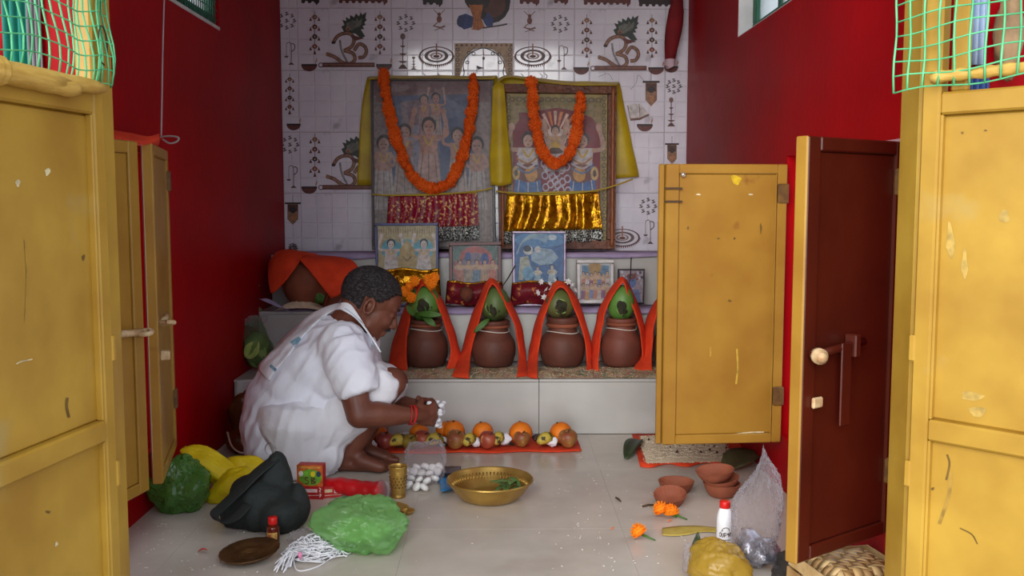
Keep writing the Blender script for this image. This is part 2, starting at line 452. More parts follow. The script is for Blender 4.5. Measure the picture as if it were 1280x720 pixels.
# ---- prints on the tiles (pixel-sized drawing units on the wall plane)
def wput(u, v, l): return at(u, v, YB-.0048-l)
BR = (104, 52, 46); DK = (52, 40, 40); OC = (150, 110, 84); GN = (52, 62, 56); GY = (140, 134, 138)
def pr(name, px, py): return Art(wput)
def done(a, name, px, py):
    t = tile_at(px, py)
    o = a.mb.build(name, a.mats, t, fixn=False); return o
def om_leaf(dx, dy):
    z = lambda x, y: (340+x/4.5+dx, y/4.5+dy); a = Art(wput)
    a.poly([z(*q) for q in [(405,180),(390,150),(408,140),(395,112),(418,118),(415,96),(438,108),(440,84),(462,98),(472,76),(490,92),(500,70),(508,84),(532,68),(526,104),(534,112),(520,128),(528,140),(510,148),(520,164),(500,166),(515,190),(525,205),(500,215),(470,190),(440,185)]], GN)
    a.poly([z(*q) for q in [(418,165),(420,130),(440,122),(452,112),(470,120),(478,100),(490,118),(508,98),(505,130),(495,150),(470,160),(450,172)]], (112, 112, 104))
    for q0, q1 in (((440,160),(520,90)), ((430,150),(470,90)), ((450,165),(510,140))): a.line([z(*q0), z(*q1)], .5, GN, False)
    a.ell(*z(428,162), 3.0, 2.6, OC); a.ell(*z(428,164), 1.4, 1.4, BR)
    a.line([z(382,225), z(392,285), z(425,352)], 2.6, GY)
    S = [[(345,240),(368,205),(405,188),(442,192),(462,222),(448,262),(405,286)], [(405,284),(455,300),(466,335),(440,358),(398,352),(352,320),(310,304)], [(462,285),(490,248),(522,262),(531,292),(515,320),(485,325)]]
    for s in S: a.line([z(*q) for q in s], 4.6, BR)
    for s in S:
        a.line([z(*q) for q in s], 2.6, OC)
        p = spline([Vector(z(*q)) for q in s], 3)
        for q in p[::2]: a.ell(q.x, q.y, .7, .7, BR, 6)
    a.ell(*z(346,240), 2.6, 1.8, DK); a.ell(*z(312,305), 2.2, 2.8, OC)
    a.poly([z(*q) for q in [(440,195),(520,215),(470,230)]], BR)
    a.rect(*z(285,352), *z(578,378), BR); a.rect(*z(290,362), *z(570,366), OC); a.ring(*z(275,366), 3.2, 3.2, .35, BR)
    done(a, 'tile_print', 340+430/4.5+dx, 40+dy)
def bells(x, y, h, n=4, sc=1.0):
    a = Art(wput); a.line([(x, y-3), (x, y+h)], .6, DK, False)
    for k in range(n):
        yy = y+h*(k+.35)/n; c = [OC, BR, DK, (140, 72, 58)][k % 4]
        a.ell(x, yy, 3.4*sc, 3.2*sc, c, 8); a.ell(x, yy, 1.5*sc, 1.5*sc, (180, 150, 130), 6)
        for d in (-5.2, 5.2):
            a.line([(x, yy-1), (x+d*sc, yy+1)], .5, BR, False)
            a.poly([(x+d*sc, yy), (x+d*sc+1.9*sc, yy+5*sc), (x+d*sc-1.9*sc, yy+5*sc)], BR)
    a.poly([(x, y+h-4), (x+2, y+h+2), (x-2, y+h+2)], BR); done(a, 'tile_print', x, y+h/2)
def diya(x, y, w=10, flame=True):
    a = Art(wput)
    a.poly([(x-w, y-w*.42)]+[(x+w*math.cos(math.radians(t)), y-w*.42+w*.85*math.sin(math.radians(t))) for t in range(10, 171, 16)][::-1]+[(x+w, y-w*.42)], BR)
    a.poly([(x-w, y-w*.5), (x+w, y-w*.5), (x+w*.85, y-w*.25), (x-w*.85, y-w*.25)], DK)
    if flame: a.poly([(x+w*.8, y-w*.5), (x+w*1.05, y-w*.95), (x+w*.95, y-w*1.35), (x+w*.75, y-w*.8)], (190, 150, 130))
    done(a, 'tile_print', x, y-1)
def oms(x, y, r=9.5, c=(84, 66, 70)):
    a = Art(wput)
    for k in range(9):
        t = 2*math.pi*k/8; ex = x if k == 8 else x+r*math.cos(t); ey = y if k == 8 else y+r*math.sin(t)*.92
        a.line([(ex-1.8, ey-1.6), (ex+.6, ey-1.8), (ex-.2, ey-.2), (ex+1.2, ey+.6), (ex-.2, ey+1.8), (ex-1.8, ey+1.0)], 1.0, c)
        a.line([(ex+.6, ey+.2), (ex+2.2, ey-.2), (ex+2.0, ey+1.4)], .8, c); a.ell(ex+1.2, ey-2.4, .6, .5, c, 6)
    done(a, 'tile_print', x, y)
def hook_lamp(x, y, h=28, m=1):
    a = Art(wput); c = (106, 84, 84)
    a.line([(x, y+h*.5), (x, y-h*.3), (x-m*2, y-h*.5), (x-m*6, y-h*.45)], .9, c); a.line([(x, y-h*.45), (x+m*4, y-h*.4), (x+m*4, y-h*.2), (x, y-h*.08)], 1.2, c)
    a.line([(x-m*6, y-h*.45), (x-m*6, y+h*.1)], .6, c, False); a.poly([(x-m*6-3, y+h*.1), (x-m*6+3, y+h*.1), (x-m*6+1.5, y+h*.18), (x-m*6-1.5, y+h*.18)], c)
    a.poly([(x-4, y+h*.5), (x+4, y+h*.5), (x+1, y+h*.4), (x-1, y+h*.4)], c); done(a, 'tile_print', x, y)
def tall_lamp(x, y, h=44, w=6):
    a = Art(wput); c = (96, 62, 58); a.ell(x, y-h*.42, w*.55, h*.09, (120, 92, 88)); a.line([(x, y-h*.35), (x, y+h*.45)], 1.2, c, False)
    for k, ww in ((-.16, .6), (.06, .8), (.28, 1.0)):
        a.poly([(x-w*ww, y+h*k), (x+w*ww, y+h*k), (x+w*ww*.4, y+h*(k+.05)), (x-w*ww*.4, y+h*(k+.05))], c)
    a.poly([(x-w, y+h*.5), (x+w, y+h*.5), (x+w*.3, y+h*.38), (x-w*.3, y+h*.38)], c); done(a, 'tile_print', x, y)
def plate(x, y, rx=25, ry=12):
    a = Art(wput)
    for k in range(26):
        t = math.pi*(k+.5)/26; a.poly([(x+rx*math.cos(t-.05), y+ry*math.sin(t-.05)), (x+rx*math.cos(t+.05), y+ry*math.sin(t+.05)), (x+(rx+1.5)*math.cos(t), y+(ry+3)*math.sin(t))], BR)
    a.ring(x, y, rx, ry, .1, (92, 60, 56)); a.ring(x, y, rx*.68, ry*.68, .28, (104, 84, 82)); a.ring(x, y, rx*.36, ry*.36, .3, (150, 120, 110)); a.ell(x, y+.5, 4, 1.8, BR)
    a.rect(x-.8, y-ry*1.3, x+.8, y, (150, 92, 70)); done(a, 'tile_print', x, y)
def banner(x, y, w=8, h=28):
    a = Art(wput); a.rect(x-w*1.25, y-h*.5, x+w*1.25, y-h*.42, DK)
    a.poly([(x-w*.85, y-h*.42), (x+w*.85, y-h*.42), (x+w*.85, y+h*.25), (x, y+h*.5), (x-w*.85, y+h*.25)], OC)
    a.rect(x-w*.75, y-h*.40, x+w*.75, y-h*.1, (84, 52, 44)); a.ell(x, y-h*.16, w*.5, w*.5, DK); a.ell(x+1, y+h*.18, w*.4, w*.5, (176, 120, 80)); a.line([(x, y-h*.5), (x, y-h*.85)], .5, DK, False)
    done(a, 'tile_print', x, y)
def dancer(x, y):
    a = Art(wput); c = (124, 72, 60); a.ell(x, y-2, 3.2, 4.5, c); a.ell(x, y-8, 2.2, 2.4, c)
    for q in ([(x-2, y-9), (x-7, y-14)], [(x+2, y-9), (x+7, y-14)]): a.line(q, .8, c, False)
    a.line([(x-2, y+2), (x-6, y+6), (x+1, y+8), (x+7, y+6)], 1.2, c); a.line([(x-6, y+12), (x+8, y+7)], 1.0, (130, 110, 110), False); a.line([(x-8, y+6), (x+6, y+11)], 1.0, c, False)
    done(a, 'tile_print', x, y)
def book(x, y):
    a = Art(wput); a.poly([(x-14, y-10), (x+2, y-12), (x+14, y+2), (x+2, y+8), (x-10, y+9)], (120, 84, 70)); a.poly([(x-13, y-11), (x+2, y-13), (x+13, y), (x+2, y+5), (x-10, y+6)], (206, 198, 196))
    a.line([(x+1, y-12), (x+2, y+5)], .6, BR, False); done(a, 'tile_print', x, y)
for dx, dy, rows_ in ((0, 0, 1), (340, 4, 1), (0, 153, 1)):
    om_leaf(dx, dy); bells(393.5+dx, 17+dy, 49); diya(386.5+dx, 85+dy, 10); 
    if dy != 153: bells(475+dx, 17+dy, 49); diya(480+dx, 85+dy, 10)
oms(358, 26); hook_lamp(364, 67); bells(362, 95, 46, 4, .85); diya(367, 159, 9); oms(362, 181); hook_lamp(367, 221); banner(366, 267); oms(366, 310, 4)
oms(507, 29); tall_lamp(503.5, 64); tall_lamp(517, 79, 16, 4); dancer(549, 26); plate(545.5, 70, 22)
dancer(662, 28); oms(700, 30); plate(666, 70, 23); hook_lamp(705, 72, 30, 1)
diya(839, 87, 9); banner(814, 117, 8.5, 32); book(798, 142); diya(806, 160, 10); oms(842, 108, 8); tall_lamp(839, 140, 36, 5)
banner(840, 192, 7, 26); oms(810, 258, 9); hook_lamp(813, 290, 30); plate(778, 297, 22, 11)
a = Art(wput)                                             # foot of the seated figure and its pot
a.ell(615, 2, 23, 27, (46, 34, 34)); a.ell(618, 6, 14, 16, (92, 54, 42)); a.ell(597, -4, 17, 18, (58, 48, 48))
a.poly([(571,30),(573,20),(582,17),(594,22),(590,34),(580,37)], (48, 62, 118)); a.poly([(604,26),(610,15),(617,24),(616,33),(608,33)], (52, 66, 124)); a.ell(576, 27, 5, 7, (40, 50, 96))
a.poly([(586,6),(604,6),(601,22),(606,34),(598,38),(590,37),(592,24)], (178, 106, 52))
for k in range(4): a.line([(592+k*3, 20), (589+k*4, 37)], .5, (120, 66, 36), False)
a.line([(603, 35), (624, 32), (634, 30)], 1.8, (70, 54, 60)); done(a, 'tile_print', 605, 30)
a = Art(wput)                                             # scalloped arch and pennant
a.poly([(568,54),(641,54),(641,98),(634,98),(631,86),(629,74),(624,68),(616,62),(604,59),(592,62),(584,68),(579,76),(577,88),(574,98),(568,98)], (168, 140, 112))
a.line([(574,98),(580,93),(579,80),(584,70),(592,64),(604,60),(616,64),(624,70),(630,80),(629,92),(634,98)], 1.3, (44, 44, 48))
for x, y, s in ((586,66,1),(592,67,1),(616,67,-1),(624,68,-1),(584,78,1),(625,78,-1)): a.ring(x, y, 2.6, 2.4, .4, (44, 48, 54), 10)
for k in range(12): a.ell(571+k*6.2, 56.5, 1.6, 1.6, (112, 72, 60), 6)
for k in range(6):
    a.ring(572, 62+k*6.4, 2.6, 2.6, .4, (92, 76, 66), 8); a.ring(637.5, 62+k*6.4, 2.6, 2.6, .4, (92, 76, 66), 8)
a.line([(604.5, 61), (604.5, 74)], .8, DK, False); a.ell(604.5, 73, 1.6, 2, DK); a.poly([(596,82),(605,85),(597,87)], DK); a.line([(596,82),(596,92)], .8, DK, False)
done(a, 'tile_print', 605, 75)
for x0, x1, y in ((374, 401, 0), (421, 486, 0), (526, 555, 2), (647, 676, 1), (690, 712, 0), (727, 790, 2), (796, 846, 4)):
    a = Art(wput); c = DK if x0 in (374, 526, 796) else BR
    a.poly([(x0, y-14), (x1, y-14), (x1-2, y+3), (x1-6, y+7), (x1-7, y+2), (x0+3, y+1)], c)
    for k in range(int((x1-x0)/8)): a.ell(x0+5+k*8, y+2, 2.6, 2.2, c, 8)
    done(a, 'tile_print', (x0+x1)/2, y)
a = Art(wput); a.line([(788,112),(795,104),(798,94),(805,101)], .6, (150,146,152)); a.line([(748,96),(760,92),(766,100)], .6, (150,146,152)); done(a, 'tile_print', 790, 110)
for x in (530, 548, 652, 676, 682):
    a = Art(wput); a.line([(x, 99), (x+2, 95), (x-1, 92)], .9, DK); done(a, 'tile_print', x, 96)

# ---- stepped altar, clad in glazed slabs
altar = thing('stepped_altar', (0, S1Y, 0), 'grey tiled three-step altar along the back wall', 'altar')
def altar_step(y0, y1, z0, z1, name, cuts):
    b = MB().span((XL+.003, y0+.012, z0), (XR-.003, y1-.008, z1-.012)).build(name, M_grout, altar)
    xs = [XL+.003]+cuts+[XR-.003]
    for i in range(len(xs)-1):
        MB().span((xs[i]+.001, y0, z0+.001), (xs[i+1]-.001, y0+.012, z1-.013), .0015).build('riser_tile', M_step, b)
        MB().span((xs[i]+.001, y0-.006, z1-.012), (xs[i+1]-.001, y1-.008, z1), .002).build('tread_tile', M_step, b)
altar_step(S1Y, YB, 0, S1Z, 'step', [-.45, .15, .62]); altar_step(S2Y, YB, S1Z, S2Z, 'step', [-.62, -.02, .48]); altar_step(S3Y, YB, S2Z, S3Z, 'step', [-.36, .24])

# ---- outer double door: two leaves folded outward, wire mesh in their upper half
M_mesh = mat('green_plastic_mesh', C(96, 190, 132), C(70, 160, 108), scale=20, rough=.5)
M_log = mat('yellow_bamboo', C(206, 168, 84), C(180, 140, 60), scale=14, rough=.5, bump=.3, bscale=20, stretch=(1, 1, 6))
def leaf(name, hinge, ang, label, w=.80, th=.035, side=1):
    """door leaf in the local plane (s along the leaf from the hinge, t across its thickness)"""
    d = Vector((math.sin(ang), -math.cos(ang), 0)); n = Vector((d.y, -d.x, 0))*side
    root = thing(name, (hinge[0], hinge[1], .03), label, 'door')
    ang_z = math.atan2(d.y, d.x)
    R = Matrix.Rotation(ang_z, 3, 'Z')
    def bar(nm, s0, s1, z0, z1, t0, t1, m=M_yel, bev=.004, par=None):
        c = Vector((hinge[0], hinge[1], 0))+d*((s0+s1)/2)+n*((t0+t1)/2)+Vector((0, 0, (z0+z1)/2))
        return MB().box(c, (s1-s0, abs(t1-t0), z1-z0), R, bev).build(nm, m, par or root)
    zb, zt, zm, ztop = .03, 1.115, .475, 2.02; ST = .034
    bar('stile', 0, ST, zb, ztop, 0, th); bar('stile', w-.09, w, zb, ztop, 0, th)
    bar('rail', ST, w-.09, zb, zb+.05, 0, th); bar('rail', ST, w-.09, zm, zm+.040, .004, th+.001); bar('rail', ST, w-.09, zt-.04, zt, 0, th); bar('rail', ST, w-.09, ztop-.06, ztop, 0, th)
    bar('panel', ST, w-.09, zb+.05, zm, th*.15, th*.6); bar('panel', ST, w-.09, zm+.040, zt-.04, th*.15, th*.6)
    bar('moulding', ST, ST+.006, zb+.05, zm, th*.55, th*.95, bev=.002); bar('moulding', ST, ST+.006, zm+.040, zt-.04, th*.55, th*.95, bev=.002)
    for z in (.38, .62, 1.8): bar('hinge', -.007, .006, z, z+.05, th*.4, th*1.08, M_yel, .003)
    return root, d, n, bar, (zt, ztop)
def netting(name, root, P, mb_r=.0022, mat_=M_mesh):
    """woven net: a grid of strands; P[i][j] crossing points; each strand its own part"""
    n, m = len(P), len(P[0])
    for i in range(n): MB().tube(P[i], mb_r, 5).build('mesh_strand', mat_, root, True)
    for j in range(m): MB().tube([P[i][j]+Vector((0, 0, 0)) for i in range(n)], mb_r*1.35, 5).build('mesh_strand', mat_, root, True)
# left leaf
rootL, dL, nL, barL, (zt, ztop) = leaf('door_leaf', (DL-TW_, 1.795), math.radians(-8.3), 'yellow metal door leaf with knobbly bamboo rod under its wire mesh', side=-1)
hL = Vector((DL-TW_, 1.795, 0))
P = []
for i in range(21):
    z = zt+.012+i*.0255; row = []
    for j in range(30):
        t = j/29
        s = .09+(t**.8)*.66 if j > 10 else .085+j*.016+.0*t
        s = -.012+.70*(t**1.5)
        q = hL+dL*s+nL*(.042+.006*math.sin(j*1.3+i*.5)*(1-t)+.006*math.sin(i*.9))+Vector((0, 0, z+.006*math.sin(j*.6)))
        row.append(q)
    P.append(row)
netting('mesh_strand', rootL, P, .0013)
for (s0, s1, z, r) in ((.02, .30, 1.122, .013), (.10, .26, 1.112, .016), (.13, .60, 1.116, .019), (.30, .34, 1.116, .024)):
    a_, b_ = hL+dL*s0+nL*.045+V(0, 0, z), hL+dL*s1+nL*.045+V(0, 0, z)
    MB().tube([a_+(b_-a_)*k/8 for k in range(9)], [r*.72]+[r*(1+.05*math.sin(k*2.1)) for k in range(7)]+[r*.75], 10).build('bamboo_rod', M_log, rootL, True)
q = hL+dL*.012+nL*.044+V(0, 0, 1.20)
MB().tube([q+V(.0, .02*math.cos(t)*1, .035*math.sin(t)) for t in [k*.6-.5 for k in range(10)]], .0016, 5).build('wire_loop', mat('rusty_wire', C(88, 66, 44), rough=.6, metal=.6), rootL, True)
# right leaf
rootR, dR, nR, barR, _ = leaf('door_leaf', (DR+TW_+.003, 1.795), math.radians(42), 'bright yellow metal door leaf with green plastic netting tied over its bars', side=1)
hR = Vector((DR+TW_+.003, 1.795, 0))
P = []
for i in range(23):
    z = 1.118+i*.0265; row = []
    for j in range(26):
        s = -.045+.027*j
        row.append(hR+dR*s+nR*(.052+.004*math.sin(i*1.1+j))+Vector((0, 0, z+.004*math.sin(j*.8+i)+.0016*j)))
    P.append(row)
netting('mesh_strand', rootR, P, .0016)
barR('bar', .045, .075, 1.115, 2.0, .004, .022)
a_, b_ = hR+dR*.02+nR*.040+V(0, 0, 1.142), hR+dR*.75+nR*.040+V(0, 0, 1.150)
MB().tube([a_+(b_-a_)*k/60 for k in range(61)], [.011*(1+.14*math.sin(k*1.9)) for k in range(61)], 9).build('twisted_rope', M_log, rootR, True)

# ---- scratches, chips and drips in the paint
def wear(parent, p0, n, marks):
    def put(u, v, l):
        d = ray(u, v); return CP+d*((p0-CP).dot(n)/d.dot(n))+n*l
    a = Art(put, .0005)
    for m_ in marks:
        if m_[0] == 'l': a.line(m_[1], m_[2], m_[3])
        else: a.poly([(m_[1]+m_[3]*math.cos(t)*(1+.3*math.sin(3*t+m_[1])), m_[2]+m_[4]*math.sin(t)*(1+.25*math.cos(2*t+m_[2]))) for t in [k*.524 for k in range(12)]], m_[5])
    tag(a.mb.build('paint_wear', a.mats, parent, fixn=False), kind='stuff')
PALE = (214, 200, 160); SCR = (112, 84, 34); BLU = (184, 152, 76)
wear(rootL, hL+nL*.0212, nL, [('e', 22, 229, 3, 4, PALE), ('e', 59, 215, 3.4, 5, PALE), ('l', [(84, 497), (83, 508), (86, 522)], 3.5, SCR), ('e', 104, 322, 2, 4, SCR), ('l', [(30, 300), (33, 340), (31, 400)], 1.2, (176, 138, 58)), ('e', 60, 640, 3, 2, SCR), ('e', 70, 680, 2, 3, PALE), ('l', [(20, 455), (26, 452), (40, 449)], 1.6, PALE)])
wear(rootR, hR+nR*.0212, nR, [('l', [(1184, 568), (1187, 580), (1183, 600)], 2.6, SCR), ('l', [(1189, 590), (1186, 620), (1174, 655)], 4.5, (166, 130, 54)), ('e', 1203, 166, 1.8, 1.4, SCR), ('e', 1232, 163, 2, 1.4, SCR), ('e', 1214, 495, 14, 6, BLU), ('e', 1222, 515, 10, 8, BLU), ('e', 1188, 300, 5, 22, BLU), ('e', 1206, 330, 4, 16, BLU), ('e', 1166, 611, 2, 2, SCR), ('l', [(1200, 660), (1215, 668), (1222, 680)], 1.6, SCR), ('e', 1256, 270, 6, 10, BLU), ('e', 1246, 563, 7, 2, PALE), ('e', 1166, 433, 1.4, 1.6, SCR)])
# ---- window shutters
def shutter(name, h, e, z0, z1, front, label, m_front, m_back, th=.026, group=None, bolt=None):
    """leaf from hinge h to free end e (xy); front = +1/-1 picks which side carries the frame"""
    h = Vector((h[0], h[1], 0)); e = Vector((e[0], e[1], 0)); d = (e-h); w = d.length; d = d/w; n = Vector((-d.y, d.x, 0))*front
    R = Matrix.Rotation(math.atan2(d.y, d.x), 3, 'Z'); root = thing(name, (h.x, h.y, z0), label, 'shutter', group)
    def bar(nm, s0, s1, a, b, t0, t1, m, bev=.003, par=None):
        c = h+d*((s0+s1)/2)+n*((t0+t1)/2)+Vector((0, 0, (a+b)/2)); return MB().box(c, (s1-s0, abs(t1-t0), b-a), R, bev).build(nm, m, par or root)
    fw = .03
    bar('stile', 0, fw, z0, z1, 0, th, m_front); bar('stile', w-fw*1.4, w, z0, z1, 0, th, m_front)
    bar('rail', fw, w-fw*1.4, z0, z0+fw, 0, th, m_front); bar('rail', fw, w-fw*1.4, z1-fw, z1, 0, th, m_front)
    bar('panel', fw, w-fw*1.4, z0+fw, z1-fw, th*.45, th*.75, m_front)
    bar('backing_sheet', .004, w-.004, z0+.004, z1-.004, -.002, 0, m_back, .0005)
    for z in (z0+.12, z1-.12): bar('hinge', -.004, .03, z, z+.06, th*.7, th*1.25, mat('hinge_painted', C(112, 80, 34), C(80, 52, 26), scale=40, rough=.5))
    return root, h, d, n, w, bar
M_bolt = mat('painted_bolt', C(206, 180, 140), C(170, 130, 90), scale=40, rough=.45)
zs0, zs1 = .178, 1.052
# right window: far shutter stands across the room, near shutter swings back towards the doorway
r, h, d, n, w, bar = shutter('window_shutter', (XR-.01, 3.02), (.507, 2.99), .153, 1.033, 1, 'yellow shutter standing square across the room with scuffed panel', M_yel2, M_shadebrown)
zs0, zs1 = .153, 1.033
bar('rebate_strip', w+.001, w+.018, zs0, zs1, -.002, .012, M_yel2)
for z in (.955, .915): bar('latch', w-.05, w+.004, z, z+.006, .024, .032, mat('hinge_dark', C(70, 48, 30)), .001)
MB().ball(h+d*(w-.052)+n*.028+V(0, 0, 1.0), .008).build('nail_head', mat('steel', C(190, 186, 176), rough=.3, metal=.8), r, True)
bar('panel_bead', .034, .038, zs0+.03, zs1-.03, .0262, .029, M_yel2, .001)
wear(r, h+n*.0197, n, [('e', 920, 225, 6, 6.5, (206, 172, 30)), ('l', [(921, 436), (922, 460), (920, 480)], 2.2, (190, 158, 60)), ('e', 912, 376, 2.4, 1.6, SCR), ('e', 951, 286, 1.2, 6, SCR), ('e', 873, 243, 3, 1, PALE), ('e', 938, 243, 3, 1, PALE), ('e', 898, 298, 2, 1, SCR), ('e', 860, 285, 1.4, 2, SCR), ('l', [(843, 395), (842, 412)], 1, PALE), ('e', 888, 440, 1.4, 8, (176, 136, 54)), ('e', 918, 298, 1.4, 1.4, SCR), ('l', [(905, 546), (930, 541), (955, 540)], 1.6, PALE)])
rr = r; zs0, zs1 = .153, 1.052
r, h, d, n, w, bar = shutter('window_shutter', (XR-.008, 2.185), (.612, 1.985), .153, 1.052, 1, 'shade-coloured brown shutter with barrel bolt leaning beside the yellow door leaf', M_shadebrown, M_yel2)
bar('edge_strip', w-.001, w+.006, zs0, zs1, -.003, .027, M_yel2)
q = h+d*(w-.035)+n*.036
mb = MB().tube([h+d*(w-.01)+n*.040+V(0, 0, .60), h+d*(w-.19)+n*.040+V(0, 0, .615)], .009, 10); b = mb.build('barrel_bolt', M_shadebrown, r, True)
MB().lathe([(.008, 0), (.017, .002), (.017, .02), (.010, .026), (.010, .034), (.0, .036)], h+d*(w-.028)+n*.040+V(0, 0, .60), 14, Matrix.Rotation(math.radians(90), 3, 'X')).build('bolt_knob', M_bolt, b, True)
bar('strap', w-.135, w-.10, .44, .62, .045, .05, M_shadebrown); bar('latch_plate', w-.06, w-.028, .485, .508, .027, .036, M_bolt)
bar('bolt_bracket', w-.16, w-.14, .585, .635, .026, .055, M_shadebrown)
zs0, zs1 = .174, 1.068
# left window: both shutters pulled nearly shut
def bolt_left(r, h, d, n, w, zz, s, par):
    mb = MB().tube([h+d*s+n*.035+V(0, 0, zz), h+d*(s-.09)+n*.035+V(0, 0, zz+.008)], .009, 10); b = mb.build('barrel_bolt', M_bolt, r, True)
    mb = MB(); c = h+d*(s)+n*.045+V(0, 0, zz)
    mb.tube([c+d*(.018*math.cos(t))+n*(.018*math.sin(t))+V(0, 0, .003*math.cos(t)) for t in [k*math.pi/6 for k in range(13)]], .0065, 8, False); mb.build('bolt_loop', M_bolt, b, True)
r, h, d, n, w, bar = shutter('window_shutter', (XL+.035, 2.885), (-.918, 2.485), zs0, zs1, 1, 'narrow yellow shutter ajar with cream bolt and dark panel beside red wall', M_yel2, M_shadebrown)
bolt_left(r, h, d, n, w, .600, w-.03, r); bar('latch_plate', w-.05, w-.025, .50, .525, .026, .05, M_bolt)
r, h, d, n, w, bar = shutter('window_shutter', (XL+.035, 2.035), (-.935, 2.445), zs0, zs1, -1, 'yellow shutter mostly hidden by the door leaf with the bamboo rod', M_yel2, M_shadebrown)
bolt_left(r, h, d, n, w, .590, w-.03, r)
# reveals behind the shutters
# ---- high ventilator windows
def vent(name, x, V4, out, flush, label):
    y0, y1, z0, z1 = V4; root = thing(name, (x, (y0+y1)/2, z0), label, kind='structure')
    t = .05; xx = x+out*flush
    mb = MB(); 
    for (a, b, c, e) in ((y0, y1, z0, z0+t), (y0, y1, z1-t, z1), (y0, y0+t, z0+t, z1-t), (y1-t, y1, z0+t, z1-t)):
        MB().span((xx, a, c), (xx+out*.03, b, e), .003).build('window_frame', M_green, root)
    for k in range(1, 3):
        yy = y0+(y1-y0)*k/3; MB().span((xx+out*.004, yy-.015, z0+t), (xx+out*.026, yy+.015, z1-t), .002).build('mullion', M_green, root)
    for k in range(3):
        ya, yb = y0+(y1-y0)*k/3+.02, y0+(y1-y0)*(k+1)/3-.02
        MB().span((xx+out*.012, ya, z0+t*.6), (xx+out*.016, yb, z1-t*.6)).build('pane', M_glass, root)
    return root
vR = vent('window_1', XR, RV, 1, .055, 'small high window with green frame and white reveal in the bright red wall')
mb = MB().span((XR+.001, RV[1]-.004, RV[2]), (XR+.119, RV[1], RV[3])); mb.build('reveal', M_white, vR)
MB().span((XR+.001, RV[0], RV[2]), (XR+.119, RV[1], RV[2]+.003)).build('sill', M_white, vR)
vL = vent('window_2', XL, LV, -1, .02, 'small high window with dark green netting in the dark red wall')
MB().span((XL-.02, LV[0], LV[2]-.004), (XL+.003, LV[1], LV[2]+.008)).build('sill', M_white, vL)
y0, y1, z0, z1 = LV
M_dnet = mat('dark_green_net', C(40, 96, 76), rough=.6)
for k in range(1, 40): MB().tube([V(XL-.008, y0+(y1-y0)*k/40, z0), V(XL-.008, y0+(y1-y0)*k/40, z1)], .0022, 4).build('net_strand', M_dnet, vL)
for k in range(1, 18): MB().tube([V(XL-.008, y0, z0+(z1-z0)*k/18), V(XL-.008, y1, z0+(z1-z0)*k/18)], .0022, 4).build('net_strand', M_dnet, vL)
# ================================================================== PICTURES AND CLOTHS ON THE ALTAR
M_orange = mat('orange_cotton', C(224, 68, 26), C(206, 54, 18), scale=18, rough=.85, bump=.25, bscale=120)
M_yelcloth = mat('yellow_satin', C(196, 168, 10), C(170, 140, 4), scale=9, rough=.5, sheen=.3)
M_lilac = mat('lilac_paper', C(168, 152, 184), C(146, 130, 164), scale=9, rough=.7)
M_clay = mat('fired_clay', C(150, 84, 58), C(128, 68, 46), scale=11, rough=.75, bump=.2, bscale=50)
M_claydk = mat('dark_clay_pot', C(104, 58, 44), C(84, 46, 36), scale=9, rough=.6, bump=.15, bscale=50)
M_gold = mat('gold_foil_cloth', C(206, 150, 22), C(150, 96, 6), scale=28, rough=.22, metal=.75, bump=.8, bscale=40, lo=.4, hi=.6)
M_broc = mat('crimson_gold_brocade', C(140, 10, 46), C(226, 186, 112), scale=85, rough=.35, bump=.5, bscale=60, lo=.56, hi=.62, detail=2)
M_maroon = mat('maroon_gold_cloth', C(112, 12, 26), C(190, 120, 60), scale=46, rough=.5, bump=.5, bscale=50, lo=.60, hi=.68, detail=2)
M_seq = mat('silver_sequins', C(28, 30, 28), C(206, 210, 202), scale=140, rough=.3, metal=.4, bump=.6, bscale=150, lo=.48, hi=.56, detail=1)
M_wood = mat('carved_brown_wood', C(112, 62, 36), C(84, 42, 24), scale=20, rough=.45, bump=.7, bscale=60)
M_string = mat('white_thread', C(215, 210, 200), rough=.9)
M_stick = mat('incense_stick', C(52, 36, 34), rough=.9)
M_mari = mat('marigold', C(236, 108, 8), C(214, 74, 2), scale=40, rough=.8, lo=.4, hi=.6)
M_mari2 = mat('marigold_yellow_orange', C(246, 150, 12), C(238, 120, 4), scale=40, rough=.8)
M_leaf = mat('green_leaf', C(72, 112, 44), C(50, 88, 30), scale=16, rough=.5, bump=.2)
M_coco = mat('green_coconut', C(98, 138, 62), C(66, 108, 42), scale=7, rough=.45, col3=C(70, 60, 34), s3=16, lo3=.60, hi3=.68)
M_cocodk = mat('coconut_calyx', C(56, 54, 32), C(38, 36, 22), scale=25, rough=.8)
M_plastic = film('clear_plastic_sheet', C(225, 225, 230), .05, .10, .35, 10, .35)
M_clear = film('clear_plastic_bag', C(232, 228, 232), .07, .10, .3, 18, .42)
M_paper = mat('print_paper', C(170, 160, 150), rough=.6)

